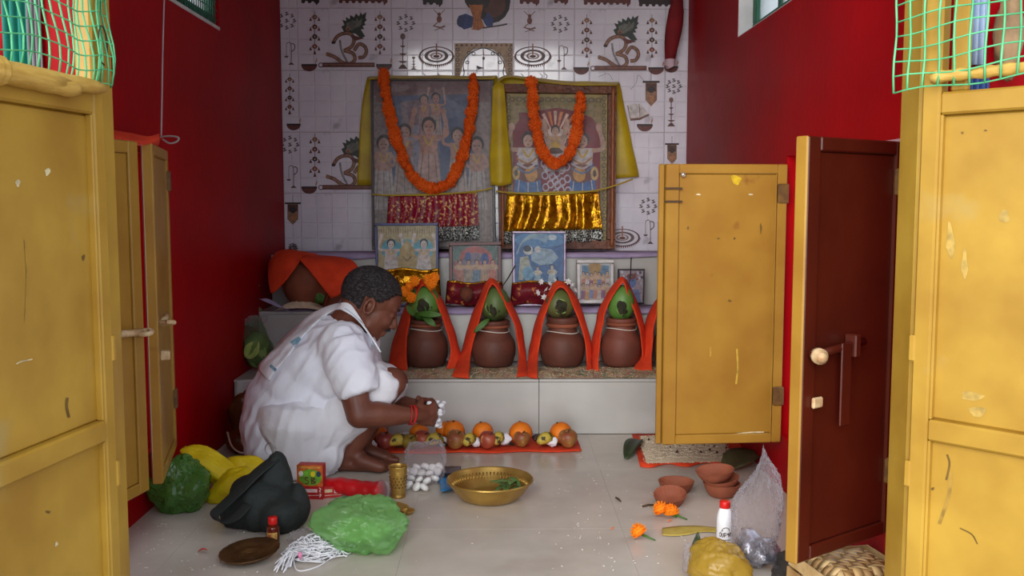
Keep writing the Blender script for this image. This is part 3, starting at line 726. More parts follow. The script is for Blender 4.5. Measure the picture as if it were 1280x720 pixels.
def framed(name, TL, TR, BL, BR_, Yb, Yt, fw, m_frame, label, depth=.02, group=None, bgc=(150, 140, 130), film_m=None, glassy=True):
    """leaning framed print; corners in photo pixels; drawing units are those pixels"""
    a, b, c, e = at(*TL, Yt), at(*TR, Yt), at(*BL, Yb), at(*BR_, Yb)
    root = thing(name, (c+e)/2, label, 'picture', group)
    ux = (b-a).normalized(); dn = (c-a).normalized(); n = ux.cross(dn).normalized()
    if n.y > 0: n = -n
    def q(u, v, l=0): 
        p = a+(b-a)*u; r_ = c+(e-c)*u; return p+(r_-p)*v+n*l
    k = mpp(Yt); fu = fw*k/(b-a).length; fv = fw*k/(c-a).length
    for (u0, u1, v0, v1) in ((0, 1, 0, fv), (0, 1, 1-fv, 1), (0, fu, fv, 1-fv), (1-fu, 1, fv, 1-fv)):
        o_ = [q(u0, v0), q(u1, v0), q(u1, v1), q(u0, v1)]; ins = min(.3*fw*k, .003)
        cu = ins/(b-a).length; cv = ins/(c-a).length
        t_ = [q(u0+cu, v0+cv, depth), q(u1-cu, v0+cv, depth), q(u1-cu, v1-cv, depth), q(u0+cu, v1-cv, depth)]
        mb = MB(); mb.add([p-n*.0 for p in o_]+t_, [(3, 2, 1, 0), (4, 5, 6, 7), (0, 1, 5, 4), (1, 2, 6, 5), (2, 3, 7, 6), (3, 0, 4, 7)]); mb.build('frame_rail', m_frame, root)
    mb = MB(); mb.prism([q(fu*.6, fv*.6, .002), q(1-fu*.6, fv*.6, .002), q(1-fu*.6, 1-fv*.6, .002), q(fu*.6, 1-fv*.6, .002)], n*.004)
    back = mb.build('print_sheet', flat(*bgc), root)
    def put(u, v, l): 
        vv = (v-TL[1])/(BL[1]-TL[1]); x0 = TL[0]+(BL[0]-TL[0])*vv; x1 = TR[0]+(BR_[0]-TR[0])*vv
        return q((u-x0)/(x1-x0), vv, .0066+l)
    art = Art(put, .0003)
    def close():
        art.mb.build('print', art.mats, back, fixn=False)
        if glassy:
            mb = MB(); mb.prism([q(fu*.9, fv*.9, depth*.55), q(1-fu*.9, fv*.9, depth*.55), q(1-fu*.9, 1-fv*.9, depth*.55), q(fu*.9, 1-fv*.9, depth*.55)], n*.0012)
            mb.build('glass', film('picture_glass', C(235, 238, 240), .02, .05, .03, 6, .2), root)
    return root, art, q, n, close
SK = (176, 128, 108); SKL = (200, 160, 136); HR = (40, 30, 30)
def fig(a, x, y, h, robe, skin=SK, up=None, hair=HR, robe2=None, w=None):
    """small devotional figure: head, torso, robe, arms (up: True raised, False folded)"""
    w = w or h*.26; hd = h*.09
    a.poly([(x-w*.38, y+h*.42), (x+w*.38, y+h*.42), (x+w*.55, y+h), (x-w*.55, y+h)], robe)
    for k in (-.25, 0, .25): a.line([(x+k*w, y+h*.45), (x+k*w*1.6, y+h*.98)], w*.04, robe2 or tuple(int(c*.72) for c in robe), False)
    a.poly([(x-w*.4, y+h*.2), (x+w*.4, y+h*.2), (x+w*.34, y+h*.46), (x-w*.34, y+h*.46)], skin if robe2 is None else robe2)
    a.ell(x, y+h*.07, hd*1.15, hd*1.3, hair, 12); a.ell(x, y+h*.10, hd*.85, hd*1.1, skin, 12)
    a.ell(x-hd*.35, y+h*.095, hd*.16, hd*.1, HR, 6); a.ell(x+hd*.35, y+h*.095, hd*.16, hd*.1, HR, 6); a.line([(x-hd*.25, y+h*.145), (x+hd*.25, y+h*.145)], hd*.12, (140, 60, 60), False)
    a.rect(x-hd*.3, y+h*.16, x+hd*.3, y+h*.21, skin)
    if up is True:
        for s in (-1, 1): a.line([(x+s*w*.36, y+h*.24), (x+s*w*.75, y+h*.2), (x+s*w*.7, y+h*.04), (x+s*w*.62, y-h*.08)], w*.16, skin); a.ell(x+s*w*.6, y-h*.12, w*.12, w*.16, skin, 8)
    elif up is False:
        for s in (-1, 1): a.line([(x+s*w*.38, y+h*.24), (x+s*w*.55, y+h*.36), (x+s*w*.1, y+h*.42)], w*.15, skin)
    a.line([(x-w*.2, y+h*.22), (x, y+h*.34), (x+w*.2, y+h*.22)], w*.07, (206, 170, 60))

# ---- large picture under plastic, left
M_dkframe = mat('dark_frame', C(66, 50, 48), C(48, 36, 36), scale=12, rough=.4)
r, a, q, n, close = framed('framed_picture', (463, 98), (617, 98), (465, 312), (620, 312), 4.585, 4.64, 4, M_dkframe,
    'large picture of raised-arm figures under crinkled plastic with brocade skirt', .02, None, (150, 132, 128), glassy=False)
a.rect(466, 102, 614, 120, (120, 84, 86)); a.rect(470, 116, 612, 128, (134, 100, 98)); a.poly([(486,120),(592,118),(592,232),(486,232)], (92, 104, 132)); a.poly([(500,128),(540,122),(545,170),(505,180)], (130, 110, 118)); a.poly([(548,150),(572,146),(576,228),(552,230)], (70, 88, 122))
a.ell(520, 190, 22, 34, (142, 140, 156)); a.rect(466, 232, 616, 310, (150, 138, 130))
fig(a, 545, 118, 58, (170, 150, 140), (180, 134, 120), True); fig(a, 530, 120, 58, (160, 130, 130), (176, 130, 116), None)
fig(a, 536, 150, 92, (186, 150, 138), (186, 134, 114), True, w=30); fig(a, 506, 158, 84, (176, 160, 150), (176, 132, 116), None, w=26); fig(a, 572, 162, 82, (182, 166, 158), (180, 136, 118), True, w=24)
fig(a, 480, 172, 90, (186, 176, 170), (180, 140, 124), False, w=26); fig(a, 596, 174, 88, (180, 170, 164), (180, 140, 124), False, w=24)
for k in range(26): a.line([(468+k*5.8, 244+3*math.sin(k*2)), (467+k*5.85, 300)], .8, (124, 112, 108) if k % 2 else (172, 160, 152), False)
close()
def cover(q, n, u0, u1, v0, v1, lift, seed, parent, amp=.006):
    P = []
    for j in range(27):
        row = []
        for i in range(25):
            u = u0+(u1-u0)*i/24; v = v0+(v1-v0)*j/26
            w_ = abs(noise.noise(Vector((u*5+seed, v*4, seed))))+.5*abs(noise.noise(Vector((u*11+v*9, v*5-u*8, seed+4))))
            row.append(q(u, v, lift+amp*(1-w_)*2))
        P.append(row)
    return MB().grid(P).build('plastic_cover', M_plastic, parent, True)
cover(q, n, .0, 1, .0, .98, .021, 2.0, r, .007)
# ---- large picture in carved wood, right
r, a, q, n, close = framed('framed_picture', (621, 105), (771, 107), (624, 312), (769, 312), 4.585, 4.64, 12, M_wood,
    'large picture of two drummers in carved brown wood frame with gold skirt', .03, None, (150, 130, 70), glassy=False)
for k in range(22): 
    for x in (636, 755): a.ring(x, 122+k*8.4, 2.6, 3.6, .4, (98, 78, 40), 8)
for k in range(13): a.ring(640+k*9, 124, 4.2, 3.4, .35, (98, 78, 40), 8)
a.rect(641, 132, 750, 250, (132, 30, 42)); a.poly([(641,132),(750,132),(750,160),(740,146),(718,138),(696,134),(674,138),(652,146),(641,160)], (160, 138, 88))
for k in range(13):
    t = math.radians(190+160*k/12); a.poly([(694, 172), (694+34*math.cos(t-.06), 172+34*math.sin(t-.06)), (694+34*math.cos(t+.06), 172+34*math.sin(t+.06))], (226, 130, 60) if k % 2 else (232, 196, 168))
a.ell(694, 172, 14, 14, (226, 206, 190)); fig(a, 694, 158, 56, (220, 210, 206), SKL, True, w=24); a.ell(694, 184, 13, 7, (208, 168, 60)); a.ell(694, 188, 12, 4, (90, 60, 40))
for x, s in ((660, 1), (728, -1)):
    fig(a, x, 168, 82, (70, 120, 176) if s > 0 else (58, 108, 170), SKL, True, w=34, robe2=(206, 196, 190)); a.ell(x+2*s, 216, 18, 12, (120, 72, 66)); a.ell(x-15*s, 216, 5, 9, (206, 168, 96)); a.ell(x-15*s, 216, 2.2, 4.5, (70, 50, 40)); a.ell(x+4*s, 217, 8, 10, (206, 152, 72))
    for k in range(4): a.line([(x-14, 192+k*6), (x, 198+k*6), (x+12, 190+k*6)], 2.2, [(206, 200, 204), (176, 120, 60), (196, 186, 190), (88, 130, 170)][k])
for k in range(18): a.ring(680+(k*7) % 34, 204+(k*11) % 40, 4.5, 5.5, .35, (196, 192, 204), 10)
close(); cover(q, n, .1, .9, .08, .9, .012, 7.0, r, .007)
for x, z0_, z1_ in ((628, 110, 306), (764, 112, 306)):   # turned side beads of the carved frame
    for k in range(0):
        pass
mb = MB(); p0 = q(.965, .02, .03); p1 = q(.965, .98, .03); mb.tube([p0+(p1-p0)*k/40+n*.002*math.sin(k*1.4) for k in range(41)], [.010*(1+.12*math.sin(k*1.8)) for k in range(41)], 8); mb.build('carved_bead', mat('carved_brown_light', C(138, 80, 46), rough=.45), r, True)
mb = MB(); p0 = q(.035, .02, .03); p1 = q(.035, .98, .03); mb.tube([p0+(p1-p0)*k/40+n*.002*math.sin(k*1.4) for k in range(41)], [.008*(1+.12*math.sin(k*1.8)) for k in range(41)], 8); mb.build('carved_bead', mat('carved_brown_light', C(138, 80, 46), rough=.45), r, True)

# ---- yellow cloths behind and over the pictures
def cloth(name, rows, m, label, cat='cloth', nu=6, nv=6, thick=.003, wob=.0, wsc=9, seed=0.0, parent=None, group=None, smooth=True):
    P = loft([[at(*p) if len(p) == 3 and not isinstance(p, Vector) else Vector(p) for p in r_] for r_ in rows], nu, nv, wob, wsc, seed)
    o = MB().grid(P).build(name, m, parent, smooth, thick=thick)
    if parent is None: tag(o, label, cat, group)
    return o
cloth('yellow_cloth', [[(462, 99, 4.60), (500, 98, 4.61), (560, 98, 4.61), (618, 99, 4.60)], [(459, 98, 4.655), (500, 96, 4.66), (560, 96, 4.66), (622, 97, 4.655)], [(453, 130, 4.655), (480, 118, 4.662), (560, 118, 4.662), (628, 130, 4.655)], [(449, 180, 4.66), (470, 180, 4.666), (580, 180, 4.666), (634, 180, 4.66)], [(446, 232, 4.66), (470, 232, 4.664), (580, 232, 4.664), (618, 230, 4.66)]], M_yelcloth,
      'yellow satin cloth hung behind the picture of raised-arm figures', wob=.004)
P = [[(622, 104, 4.58), (640, 97, 4.60), (700, 105, 4.60), (771, 107, 4.585)], [(622, 102, 4.63), (640, 98, 4.655), (700, 103, 4.66), (775, 106, 4.655)], [(618, 150, 4.60), (650, 140, 4.667), (720, 140, 4.667), (784, 150, 4.655)], [(616, 190, 4.58), (650, 190, 4.667), (720, 190, 4.667), (792, 190, 4.65)], [(613, 232, 4.57), (650, 228, 4.667), (720, 226, 4.667), (799, 221, 4.65)]]
cloth('yellow_cloth', P, M_yelcloth, 'yellow satin cloth over the carved frame with a free corner at its side', wob=.004)
cloth('yellow_cloth_fold', [[(616, 108, 4.575), (624, 103, 4.57), (630, 106, 4.575)], [(614, 160, 4.57), (625, 158, 4.555), (635, 160, 4.57)], [(612, 200, 4.565), (626, 198, 4.545), (639, 200, 4.565)], [(613, 230, 4.565), (626, 233, 4.545), (640, 230, 4.565)]], M_yelcloth, 'narrow yellow cloth fold hanging between the two large pictures', 'cloth', wob=.003)
# ---- skirts
def skirt(name, x0, x1, yt, yb, Y, m, label, pleats, trim=None, trim_h=10, flare=4, amp=.012, sag=0, par=None, seed=1, tilt=0):
    NU, NV = 64, 14; P = []
    for j in range(NV):
        v = j/(NV-1); row = []
        for i in range(NU):
            u = i/(NU-1); x = x0+(x1-x0)*u+(u-.5)*2*flare*v; y = yt+(yb-yt)*v+tilt*(u-.5)+sag*math.sin(math.pi*u)*(1-v*.5)
            ph = u*pleats*2*math.pi+1.3*noise.noise(Vector((u*4, v*1.5, seed)))*2
            row.append(at(x, y, Y-.012-amp*(.35+.65*v)*(1+math.sin(ph))*.9))
        P.append(row)
    root = thing(name, at((x0+x1)/2, yb, Y-.01), label, 'cloth')
    MB().grid(P).build('pleated_cloth', m, root, True, thick=.002)
    if trim:
        T = []
        for j in range(4):
            v = j/3; T.append([p+Vector((0, -.0015, 0))+(at(640, yb+trim_h*v, Y)-at(640, yb, Y)) for p in P[-1]])
        MB().grid(T).build('sequin_band', trim, root, True, thick=.002)
    # gold top cord
    MB().tube([p+Vector((0, -.003, .002)) for p in P[0][::3]], .004, 6).build('top_cord', M_yelcloth, root, True)
    return root
skirt('brocade_skirt', 486, 596, 243, 284, 4.585, M_broc, 'crimson and gold pleated brocade skirt with silver sequin band', 7, M_seq, 18, 3, tilt=-4)
skirt('gold_skirt', 634, 748, 241, 288, 4.575, M_gold, 'shiny gold pleated skirt with silver sequin band', 5, M_seq, 15, 5, .015, tilt=-3)
for p, lab in (([(466, 243, 4.58), (486, 244, 4.578), (540, 243.5, 4.575), (596, 239, 4.578), (616, 235, 4.58)], 'yellow string tied across the picture above the brocade skirt'), ([(620, 239, 4.57), (640, 241, 4.565), (690, 243, 4.56), (745, 238, 4.565), (774, 230, 4.57), (790, 224, 4.60)], 'yellow string tied across the carved frame above the gold skirt')):
    tag(MB().tube(spline([at(*k)+V(0, -.018, 0) for k in p], 5), .004, 6).build('yellow_string', M_yelcloth, smooth=True), lab, 'string')

# ---- marigold garlands
def flower_mesh(name, m, R=1.0):
    mb = MB(); 
    for (zz, rr, k, tl) in ((-.35, .95, 10, .25), (-.05, 1.0, 11, .1), (.25, .85, 9, -.1), (.5, .6, 7, -.2), (.7, .3, 5, -.2)):
        for i in range(k):
            t = 2*math.pi*(i+.5*(zz > 0))/k+zz*3; w = math.pi/k*1.25*rr
            d = Vector((math.cos(t), math.sin(t), 0)); e = Vector((-d.y, d.x, 0)); b = d*rr*.35+Vector((0, 0, zz-.15)); o_ = d*rr+Vector((0, 0, zz+.12-tl*.3))
            mb.add([b-e*w*.4, b+e*w*.4, o_+e*w*.55, o_+d*.08+V(0, 0, .1), o_-e*w*.55, (b+o_)/2+V(0, 0, .14)], [(0, 1, 5), (1, 2, 5), (2, 3, 5), (3, 4, 5), (4, 0, 5)])
    mb.ball((0, 0, .05), (.78, .78, .62), 10, 7); return mb.mesh(name, m)
ME_m1 = flower_mesh('marigold_flower', M_mari); ME_m2 = flower_mesh('marigold_flower', M_mari2)
def garland(pts, Y, label, r=7.2, step_=6.4):
    p = spline([at(x, y, yy) for x, y, yy in pts], 12); root = thing('marigold_garland', p[0], label, 'garland')
    L = 0; last = p[0]; nxt = 0; k = mpp(Y)
    MB().tube(p, .0012, 4).build('garland_thread', M_string, root)
    for s in p:
        L += (s-last).length; last = s
        if L >= nxt:
            nxt += step_*k; inst('marigold_flower', ME_m1, root, s+V(rnd(-1, 1), rnd(-1, .5), rnd(-1, 1))*.003, (rnd(.6, 2.2), rnd(-.8, .8), rnd(0, 6)), r*k*rnd(.88, 1.12))
    return root
garland([(479, 92, 4.59), (482, 115, 4.565), (488, 145, 4.56), (497, 180, 4.55), (512, 215, 4.54), (528, 231, 4.54), (548, 235, 4.54), (566, 222, 4.54), (579, 190, 4.55), (588, 150, 4.56), (592, 115, 4.565), (593, 94, 4.59)], 4.56, 'long orange marigold garland looped over the raised-arm picture')
garland([(664, 103, 4.57), (666, 125, 4.545), (669, 155, 4.54), (675, 182, 4.53), (688, 202, 4.525), (700, 203, 4.525), (714, 188, 4.53), (721, 160, 4.54), (725, 130, 4.545), (727, 120, 4.55)], 4.54, 'short orange marigold garland hung on the carved wooden frame', 7.4)

# ---- lilac paper along the ledges
def ledge_paper(label, x0, x1, y0, y1, z, drop, seed):
    NU = 70; P = []
    for j in range(5):
        row = []
        for i in range(NU):
            u = i/(NU-1); x = x0+(x1-x0)*u; e = noise.noise(Vector((u*9, seed, 0))); f_ = noise.noise(Vector((u*23, seed, 3)))
            if j < 3: row.append(V(x, y1+(y0-.012-y1)*j/2, z+.0035+.006*abs(f_)*(j > 0)))
            else: row.append(V(x, y0-.013-.004*abs(f_), z+.002-(drop*(.55+.9*e)+.004)*(j-2)/2))
        P.append(row)
    tag(MB().grid(P).build('shelf_paper', M_lilac, None, True, thick=.001), label, 'paper')
ledge_paper('lilac paper covering the top ledge under the large pictures', XL+.06, XR-.02, S3Y, 4.655, S3Z, .018, 2.2)
ledge_paper('lilac paper covering the middle step under the small pictures', -.46, XR-.02, S2Y, S3Y-.02, S2Z, .016, 5.2)

# ---- small pictures
M_blue = mat('blue_frame', C(38, 50, 124), C(30, 38, 100), scale=20, rough=.4); M_maroonf = mat('maroon_frame', C(96, 30, 36), C(74, 22, 28), scale=20, rough=.4)
M_silverf = mat('silver_lilac_frame', C(120, 100, 124), C(150, 140, 156), scale=50, rough=.35, metal=.3); M_whitef = mat('white_frame', C(206, 202, 200), C(180, 176, 176), scale=30, rough=.5); M_blackf = mat('black_frame', C(36, 28, 30), rough=.35)
r, a, q, n, close = framed('framed_picture', (468.5, 279), (548.5, 278.5), (470, 383), (549, 383), 4.28, 4.33, 4, M_blue, 'blue framed picture of three haloed figures on the middle step', .016, None, (186, 164, 120))
a.rect(472, 282, 545, 300, (196, 176, 132))
for k in range(24): a.line([(474+k*3, 284), (474+k*3, 290+5*abs(math.sin(k*1.7)))], .8, (150, 120, 80), False)
for x in (489, 509, 530): a.ell(x, 312, 12, 13, (96, 176, 192))
fig(a, 489, 301, 52, (220, 206, 200), (226, 206, 196), True, w=20, robe2=(214, 190, 180)); fig(a, 530, 301, 52, (220, 206, 200), (226, 206, 196), True, w=20, robe2=(214, 190, 180))
a.poly([(498,334),(500,312),(509,299),(518,312),(521,334)], (190, 158, 96)); a.ell(509, 308, 4.5, 5.5, (206, 176, 120)); a.line([(503,320),(509,326),(515,320)], 1.2, (130, 96, 50)); close()
r, a, q, n, close = framed('framed_picture', (561, 303), (627, 302), (562, 383), (627, 383), 4.29, 4.33, 5, M_maroonf, 'maroon framed picture of a seated group under a pink arch', .016, None, (104, 112, 108))
a.ell(594, 338, 27, 30, (190, 98, 96)); a.ell(594, 340, 21, 24, (136, 118, 132)); a.ell(585, 322, 4, 7, (70, 90, 140)); a.ell(606, 325, 5, 8, (62, 84, 150)); a.poly([(566,312),(580,306),(572,330)], (96, 120, 112)); a.poly([(622,312),(610,306),(617,330)], (96, 120, 112))
for x, c in ((575, (190, 120, 100)), (586, (170, 150, 130)), (596, (110, 130, 150)), (606, (190, 150, 120)), (616, (200, 120, 100))): fig(a, x, 326, 26, c, SKL, False, w=11)
close()
r, a, q, n, close = framed('framed_picture', (640, 289), (707.5, 289), (641, 383), (707, 383), 4.28, 4.33, 3.5, M_silverf, 'silver framed picture of a swirling blue scene with a pale creature', .016, None, (62, 104, 158))
a.ell(675, 300, 32, 10, (88, 138, 186)); a.ell(690, 297, 6, 3.5, (196, 206, 214))
for k in range(6): a.line([(646+k, 318-k*3), (652+k*2, 304-k*2), (668+k*2, 298-k*1.4), (682+k, 303-k)], 1.1, (150, 176, 186))
a.poly([(664,316),(676,310),(690,312),(698,322),(690,330),(676,332),(664,326)], (150, 172, 190)); a.ell(660, 313, 6, 6, (212, 206, 200)); a.ell(659, 311, 5, 4, (50, 60, 80)); a.ell(672, 312, 4, 4, (206, 200, 196))
a.poly([(650,322),(660,320),(664,336),(654,350),(648,350)], (176, 176, 160)); fig(a, 690, 332, 26, (170, 186, 196), (200, 190, 180), False, w=10); fig(a, 672, 334, 22, (150, 176, 190), (200, 190, 180), False, w=9); a.ell(660, 342, 7, 9, (110, 160, 190)); close()
r, a, q, n, close = framed('framed_picture', (720, 325), (767, 325), (721, 380), (767, 380), 4.27, 4.31, 5, M_whitef, 'small white framed picture of a crowded colourful group', .018, None, (196, 190, 186))
a.rect(727, 332, 761, 373, (96, 130, 160)); a.poly([(735,332),(743,326.5),(752,332),(749,346),(738,346)], (176, 132, 70)); a.rect(727, 352, 761, 373, (170, 96, 88))
for k in range(14): fig(a, 729+(k % 7)*5, 340+(k//7)*14+(k % 3), 19, [(196, 120, 96), (206, 186, 176), (150, 90, 130), (210, 150, 90), (120, 130, 170)][k % 5], SKL, False, w=6)
close()
r, a, q, n, close = framed('framed_picture', (772, 336), (806, 336), (773, 380), (805, 380), 4.27, 4.30, 2.5, M_blackf, 'small black framed picture with a blue face among white flowers', .02, None, (176, 150, 158))
a.ell(789, 352, 6, 8, (96, 120, 180)); a.ell(789, 346, 6, 4, (120, 60, 60)); a.ell(787, 351, 1, .7, HR); a.ell(791, 351, 1, .7, HR)
for k in range(26): a.ell(777+(k*7) % 26, 340+(k*11) % 38, 1.8, 1.8, [(226, 220, 224), (150, 70, 90), (200, 190, 200), (70, 60, 90)][k % 4], 8)
a.poly([(780,362),(798,362),(801,378),(777,378)], (120, 130, 176)); close()
# cloths tied round the lower part of the small pictures
def wrap(name, x0, x1, yt, yb, Y, m, label, amp=.02, seed=1, bulge=.04):
    P = []
    for j in range(9):
        v = j/8; row = []
        for i in range(30):
            u = i/29; b_ = bulge*math.sin(math.pi*min(v*1.15, 1))*math.sin(math.pi*u)**.5
            row.append(at(x0+(x1-x0)*u+5*(u-.5)*v, yt+(yb-yt)*v+1.5*math.sin(u*9+seed), Y-.012-b_-amp*.5*abs(noise.noise(Vector((u*6, v*4, seed))))))
        P.append(row)
    root = thing(name, at((x0+x1)/2, yb, Y-.02), label, 'cloth'); MB().grid(P).build('wrapped_cloth', m, root, True, thick=.002)
    MB().grid([[p+V(0, -.003, .004) for p in P[0]], [p+V(0, -.004, -.002) for p in P[0]], [p+V(0, -.004, -.008) for p in P[0]]]).build('gold_trim', M_gold, root, True, thick=.001)
wrap('gold_wrap_cloth', 474, 549, 337, 378, 4.28, M_gold, 'crinkled gold cloth under the blue framed picture', .015, 1, .03)
wrap('maroon_wrap_cloth', 559, 628, 353, 381, 4.28, M_maroon, 'maroon cloth with gold trim under the maroon framed picture', .03, 4, .05)
wrap('maroon_wrap_cloth', 640, 712, 353, 381, 4.275, M_maroon, 'maroon cloth with gold trim under the silver framed picture', .03, 8, .05)
# brown coconut in the middle cloth
mb = crumple(at(583, 367, 4.20), (.032, .028, .034), 3, .12, 20, 14); tag(mb.build('dry_coconut', mat('coconut_husk', C(116, 62, 42), C(88, 44, 28), scale=30, rough=.9, bump=.8), smooth=True), 'round brown dry coconut resting against the maroon cloth', 'coconut')
# white flowers by the third pot
def petal_flower(mb, c, r, n=6, seed=0):
    random.seed(int(seed)); 
    tilt = rotm(rnd(.7, 1.9), rnd(-.5, .5), rnd(0, 6))
    for k in range(n):
        t = 2*math.pi*k/n; d = tilt @ V(math.cos(t), math.sin(t), .15); e = tilt @ V(-math.sin(t), math.cos(t), 0); nn = tilt @ V(0, 0, 1)
        mb.add([c, c+d*r*.5+e*r*.3+nn*.1*r, c+d*r, c+d*r*.5-e*r*.3+nn*.1*r], [(0, 1, 2, 3)])
M_wflower = mat('white_petals', C(228, 224, 222), rough=.8)
for k, (x, y) in enumerate([(676, 352), (683, 362), (680, 371), (687, 355), (694, 351), (703, 355), (710, 352), (716, 357), (719, 363), (672, 366), (690, 362)]):
    mb = MB(); c = at(x, y, 4.13); petal_flower(mb, c, .016, 6, k); mb.ball(c+V(0, -.003, 0), .004, 6, 5)
    tag(mb.build('white_flower', M_wflower), 'loose white blossom behind the orange cloth of the dark pot', 'flower', 'white blossoms behind the pots')

# ================================================================== POTS WITH COCONUTS
def kalash(cx, base, body_w, neck_w, y_sh, y_neck, y_rim, Y, m, label, coco, cloth_rows, cloth_label, stick=None, leaf=None, string=True, tilt=0, mcoco=None, seed=0):
    k = mpp(Y); c = at(cx, base, Y); c.z = S1Z+.012; rb = body_w*k/2; rn = neck_w*k/2
    hz = lambda y: at(cx, y, Y).z-c.z
    zs_, zn, zr = hz(y_sh), hz(y_neck), hz(y_rim)
    root = thing('clay_pot', c, label, 'pot')
    prof = [(rb*.74, 0), (rb*.87, zs_*.10), (rb*.98, zs_*.38), (rb, zs_*.62), (rb*.95, zs_*.84), (rb*.82, zs_*1.0), (rn*1.02, zn), (rn*.93, zn+(zr-zn)*.25), (rn*.93, zn+(zr-zn)*.5), (rn*1.04, zn+(zr-zn)*.62), (rn*1.08, zr*.98), (rn*.98, zr), (rn*.82, zr*.985), (rn*.8, zn)]
    MB().lathe(spl2(prof), c, 32, cap=False).build('pot_body', m, root, True)
    rim = MB().lathe([(rn*1.0, zn+(zr-zn)*.35), (rn*1.1, zn+(zr-zn)*.45), (rn*1.1, zn+(zr-zn)*.55), (rn*1.0, zn+(zr-zn)*.62)], c, 28, cap=False).build('neck_ring', M_clay, root, True)
    if string: MB().tube([c+V(rn*1.06*math.cos(t), rn*1.06*math.sin(t), zn+.004+.004*math.sin(t*2)) for t in [i*math.pi/12 for i in range(25)]], .0018, 5).build('thread', M_string, root)
    # coconut
    x, y, w, h = coco; q = at(x, y, Y-.005); rw, rh = w*k/2, h*k/2
    co = thing('green_coconut', q-V(0, 0, rh), None, 'coconut')
    mb = MB(); mb.ball((0, 0, 0), 1, 22, 16); s = seed*2.3
    for i, v in enumerate(mb.v):
        f_ = 1+.06*math.cos(3*math.atan2(v.y, v.x)+s)+.04*noise.noise(v*2+V(s, 0, 0))
        mb.v[i] = q+V(v.x*rw*f_, v.y*rw*.95*f_, v.z*rh*(1+.06*v.z))
    mb.build('husk', mcoco or M_coco, co, True)
    f = q+V(rnd(-.1, .1)*rw, -rw*.92, -rh*.05)
    mb = MB(); 
    f = q+V(.08*rw*math.sin(s), -rw*.90, -rh*.05)
    for kk in range(5):
        t = kk*math.pi*2/5+s; p = f+V(math.cos(t)*rw*.24, .002*kk, math.sin(t)*rh*.24); mb.ball(p, (rw*.25, rw*.09, rh*.25), 10, 6)
    mb.ball(f, (rw*.28, rw*.10, rh*.28), 10, 6); mb.build('calyx', M_cocodk, co, True)
    MB().tube([f+V(rw*.50*math.cos(t)*(1+.08*math.sin(3*t+s)), .006+.008*math.cos(t)**2, rh*.46*math.sin(t)) for t in [i*math.pi/12 for i in range(25)]], [.0032+.0012*math.sin(i*1.3+s) for i in range(25)], 6).build('pale_ring', mat('pale_husk', C(150, 172, 96), C(110, 130, 66), scale=40, rough=.6), co, True)
    MB().tube(spline([f+V(0, -.002, 0), f+V(.006, -.012, -rh*.2), f+V(-.004, -.016, -rh*.55)], 4), [.005, .004, .004, .004, .004, .0035, .003, .003, .003], 6).build('stem', M_cocodk if seed != 1 else M_leaf, co, True)
    o = cloth('orange_cloth', cloth_rows, M_orange, cloth_label, nu=5, nv=5, thick=.004, wob=.004, wsc=14, seed=seed)
    if stick:
        p0, p1 = at(*stick[0]), at(*stick[1]); tag(MB().tube([p0, (p0+p1)/2+V(.003, 0, 0), p1], [.0028, .0028, .0016], 6).build('incense_stick', M_stick, smooth=True), stick[2], 'incense')
    for lf in (leaf or []):
        leaf_obj(root, *lf)
    return root, co
def spl2(prof):
    p = spline([Vector((r, z, 0)) for r, z in prof], 3); return [(max(v.x, 1e-4), v.y) for v in p]
def leaf_blade(p0, p1, w, nrm, curl=.15, n=9, m=5):
    d = p1-p0; L = d.length; e = d.cross(nrm).normalized(); P = []
    for i in range(n):
        t = i/(n-1); ww = w*math.sin(math.pi*(t*.92+.06))**.8; row = []
        for j in range(m):
            s = j/(m-1)*2-1; row.append(p0+d*t+e*ww*s+nrm*(curl*L*math.sin(math.pi*t)*.6+abs(s)*ww*.35))
        P.append(row)
    return P
def leaf_obj(parent, a, b, w, m=None):
    p0, p1 = at(*a), at(*b); return MB().grid(leaf_blade(p0, p1, w, V(0, -1, .2).normalized())).build('mango_leaf', m or M_leaf, parent, True, thick=.001)
# orange cloth rows: (back edge, middle, front edge) from one foot over the coconut to the other
def drape(L, top, R, yb=4.03, yf=3.93):
    """L, R: list of (outer x, inner x, y) going up; top: (x, y, half width)"""
    rows_ = []
    def yy_(y, d): return min(d, onz(640, y, S1Z+.006).y) if y > 440 else d
    for (xo, xi, y) in L: rows_.append([(xo, y, yy_(y, yb)), ((xo+xi)/2-1.5, y+1, yy_(y+1, (yb+yf)/2-.01)), (xi, y+2, yy_(y+2, yf))])
    x, y, hw = top; rows_.append([(x-2, y-1, yb-.02), (x-1, y-1.5, (yb+yf)/2), (x, y+6, yf)])
    for (xo, xi, y) in R: rows_.append([(xo, y, yy_(y, yb)), ((xo+xi)/2+1.5, y+1, yy_(y+1, (yb+yf)/2-.01)), (xi, y+2, yy_(y+2, yf))])
    return rows_
r1, co = kalash(533, 462, 55, 38, 418, 412, 399, 3.98, M_claydk, 'dark clay pot with mango leaf and marigolds, beside the crouching man', (531, 380, 41, 46),
    drape([(485, 509, 462), (491, 508, 430), (500, 512, 402), (510, 518, 375)], (529, 351, 6), [(547, 541, 366), (558, 550, 386), (567, 558, 410), (574, 563, 435), (583, 558, 460)]), 'orange cloth over the leafy coconut beside the crouching man', ((533, 352, 3.97), (523, 364, 3.94), 'incense stick leaning into the leafy coconut'), [((520, 392, 3.90), (553, 394, 3.86), .013), ((528, 394, 3.90), (545, 408, 3.87), .014), ((518, 395, 3.90), (508, 382, 3.88), .012)], True, 0, None, 1)
co['label'] = 'bright green coconut with fresh leaves and marigolds around it'
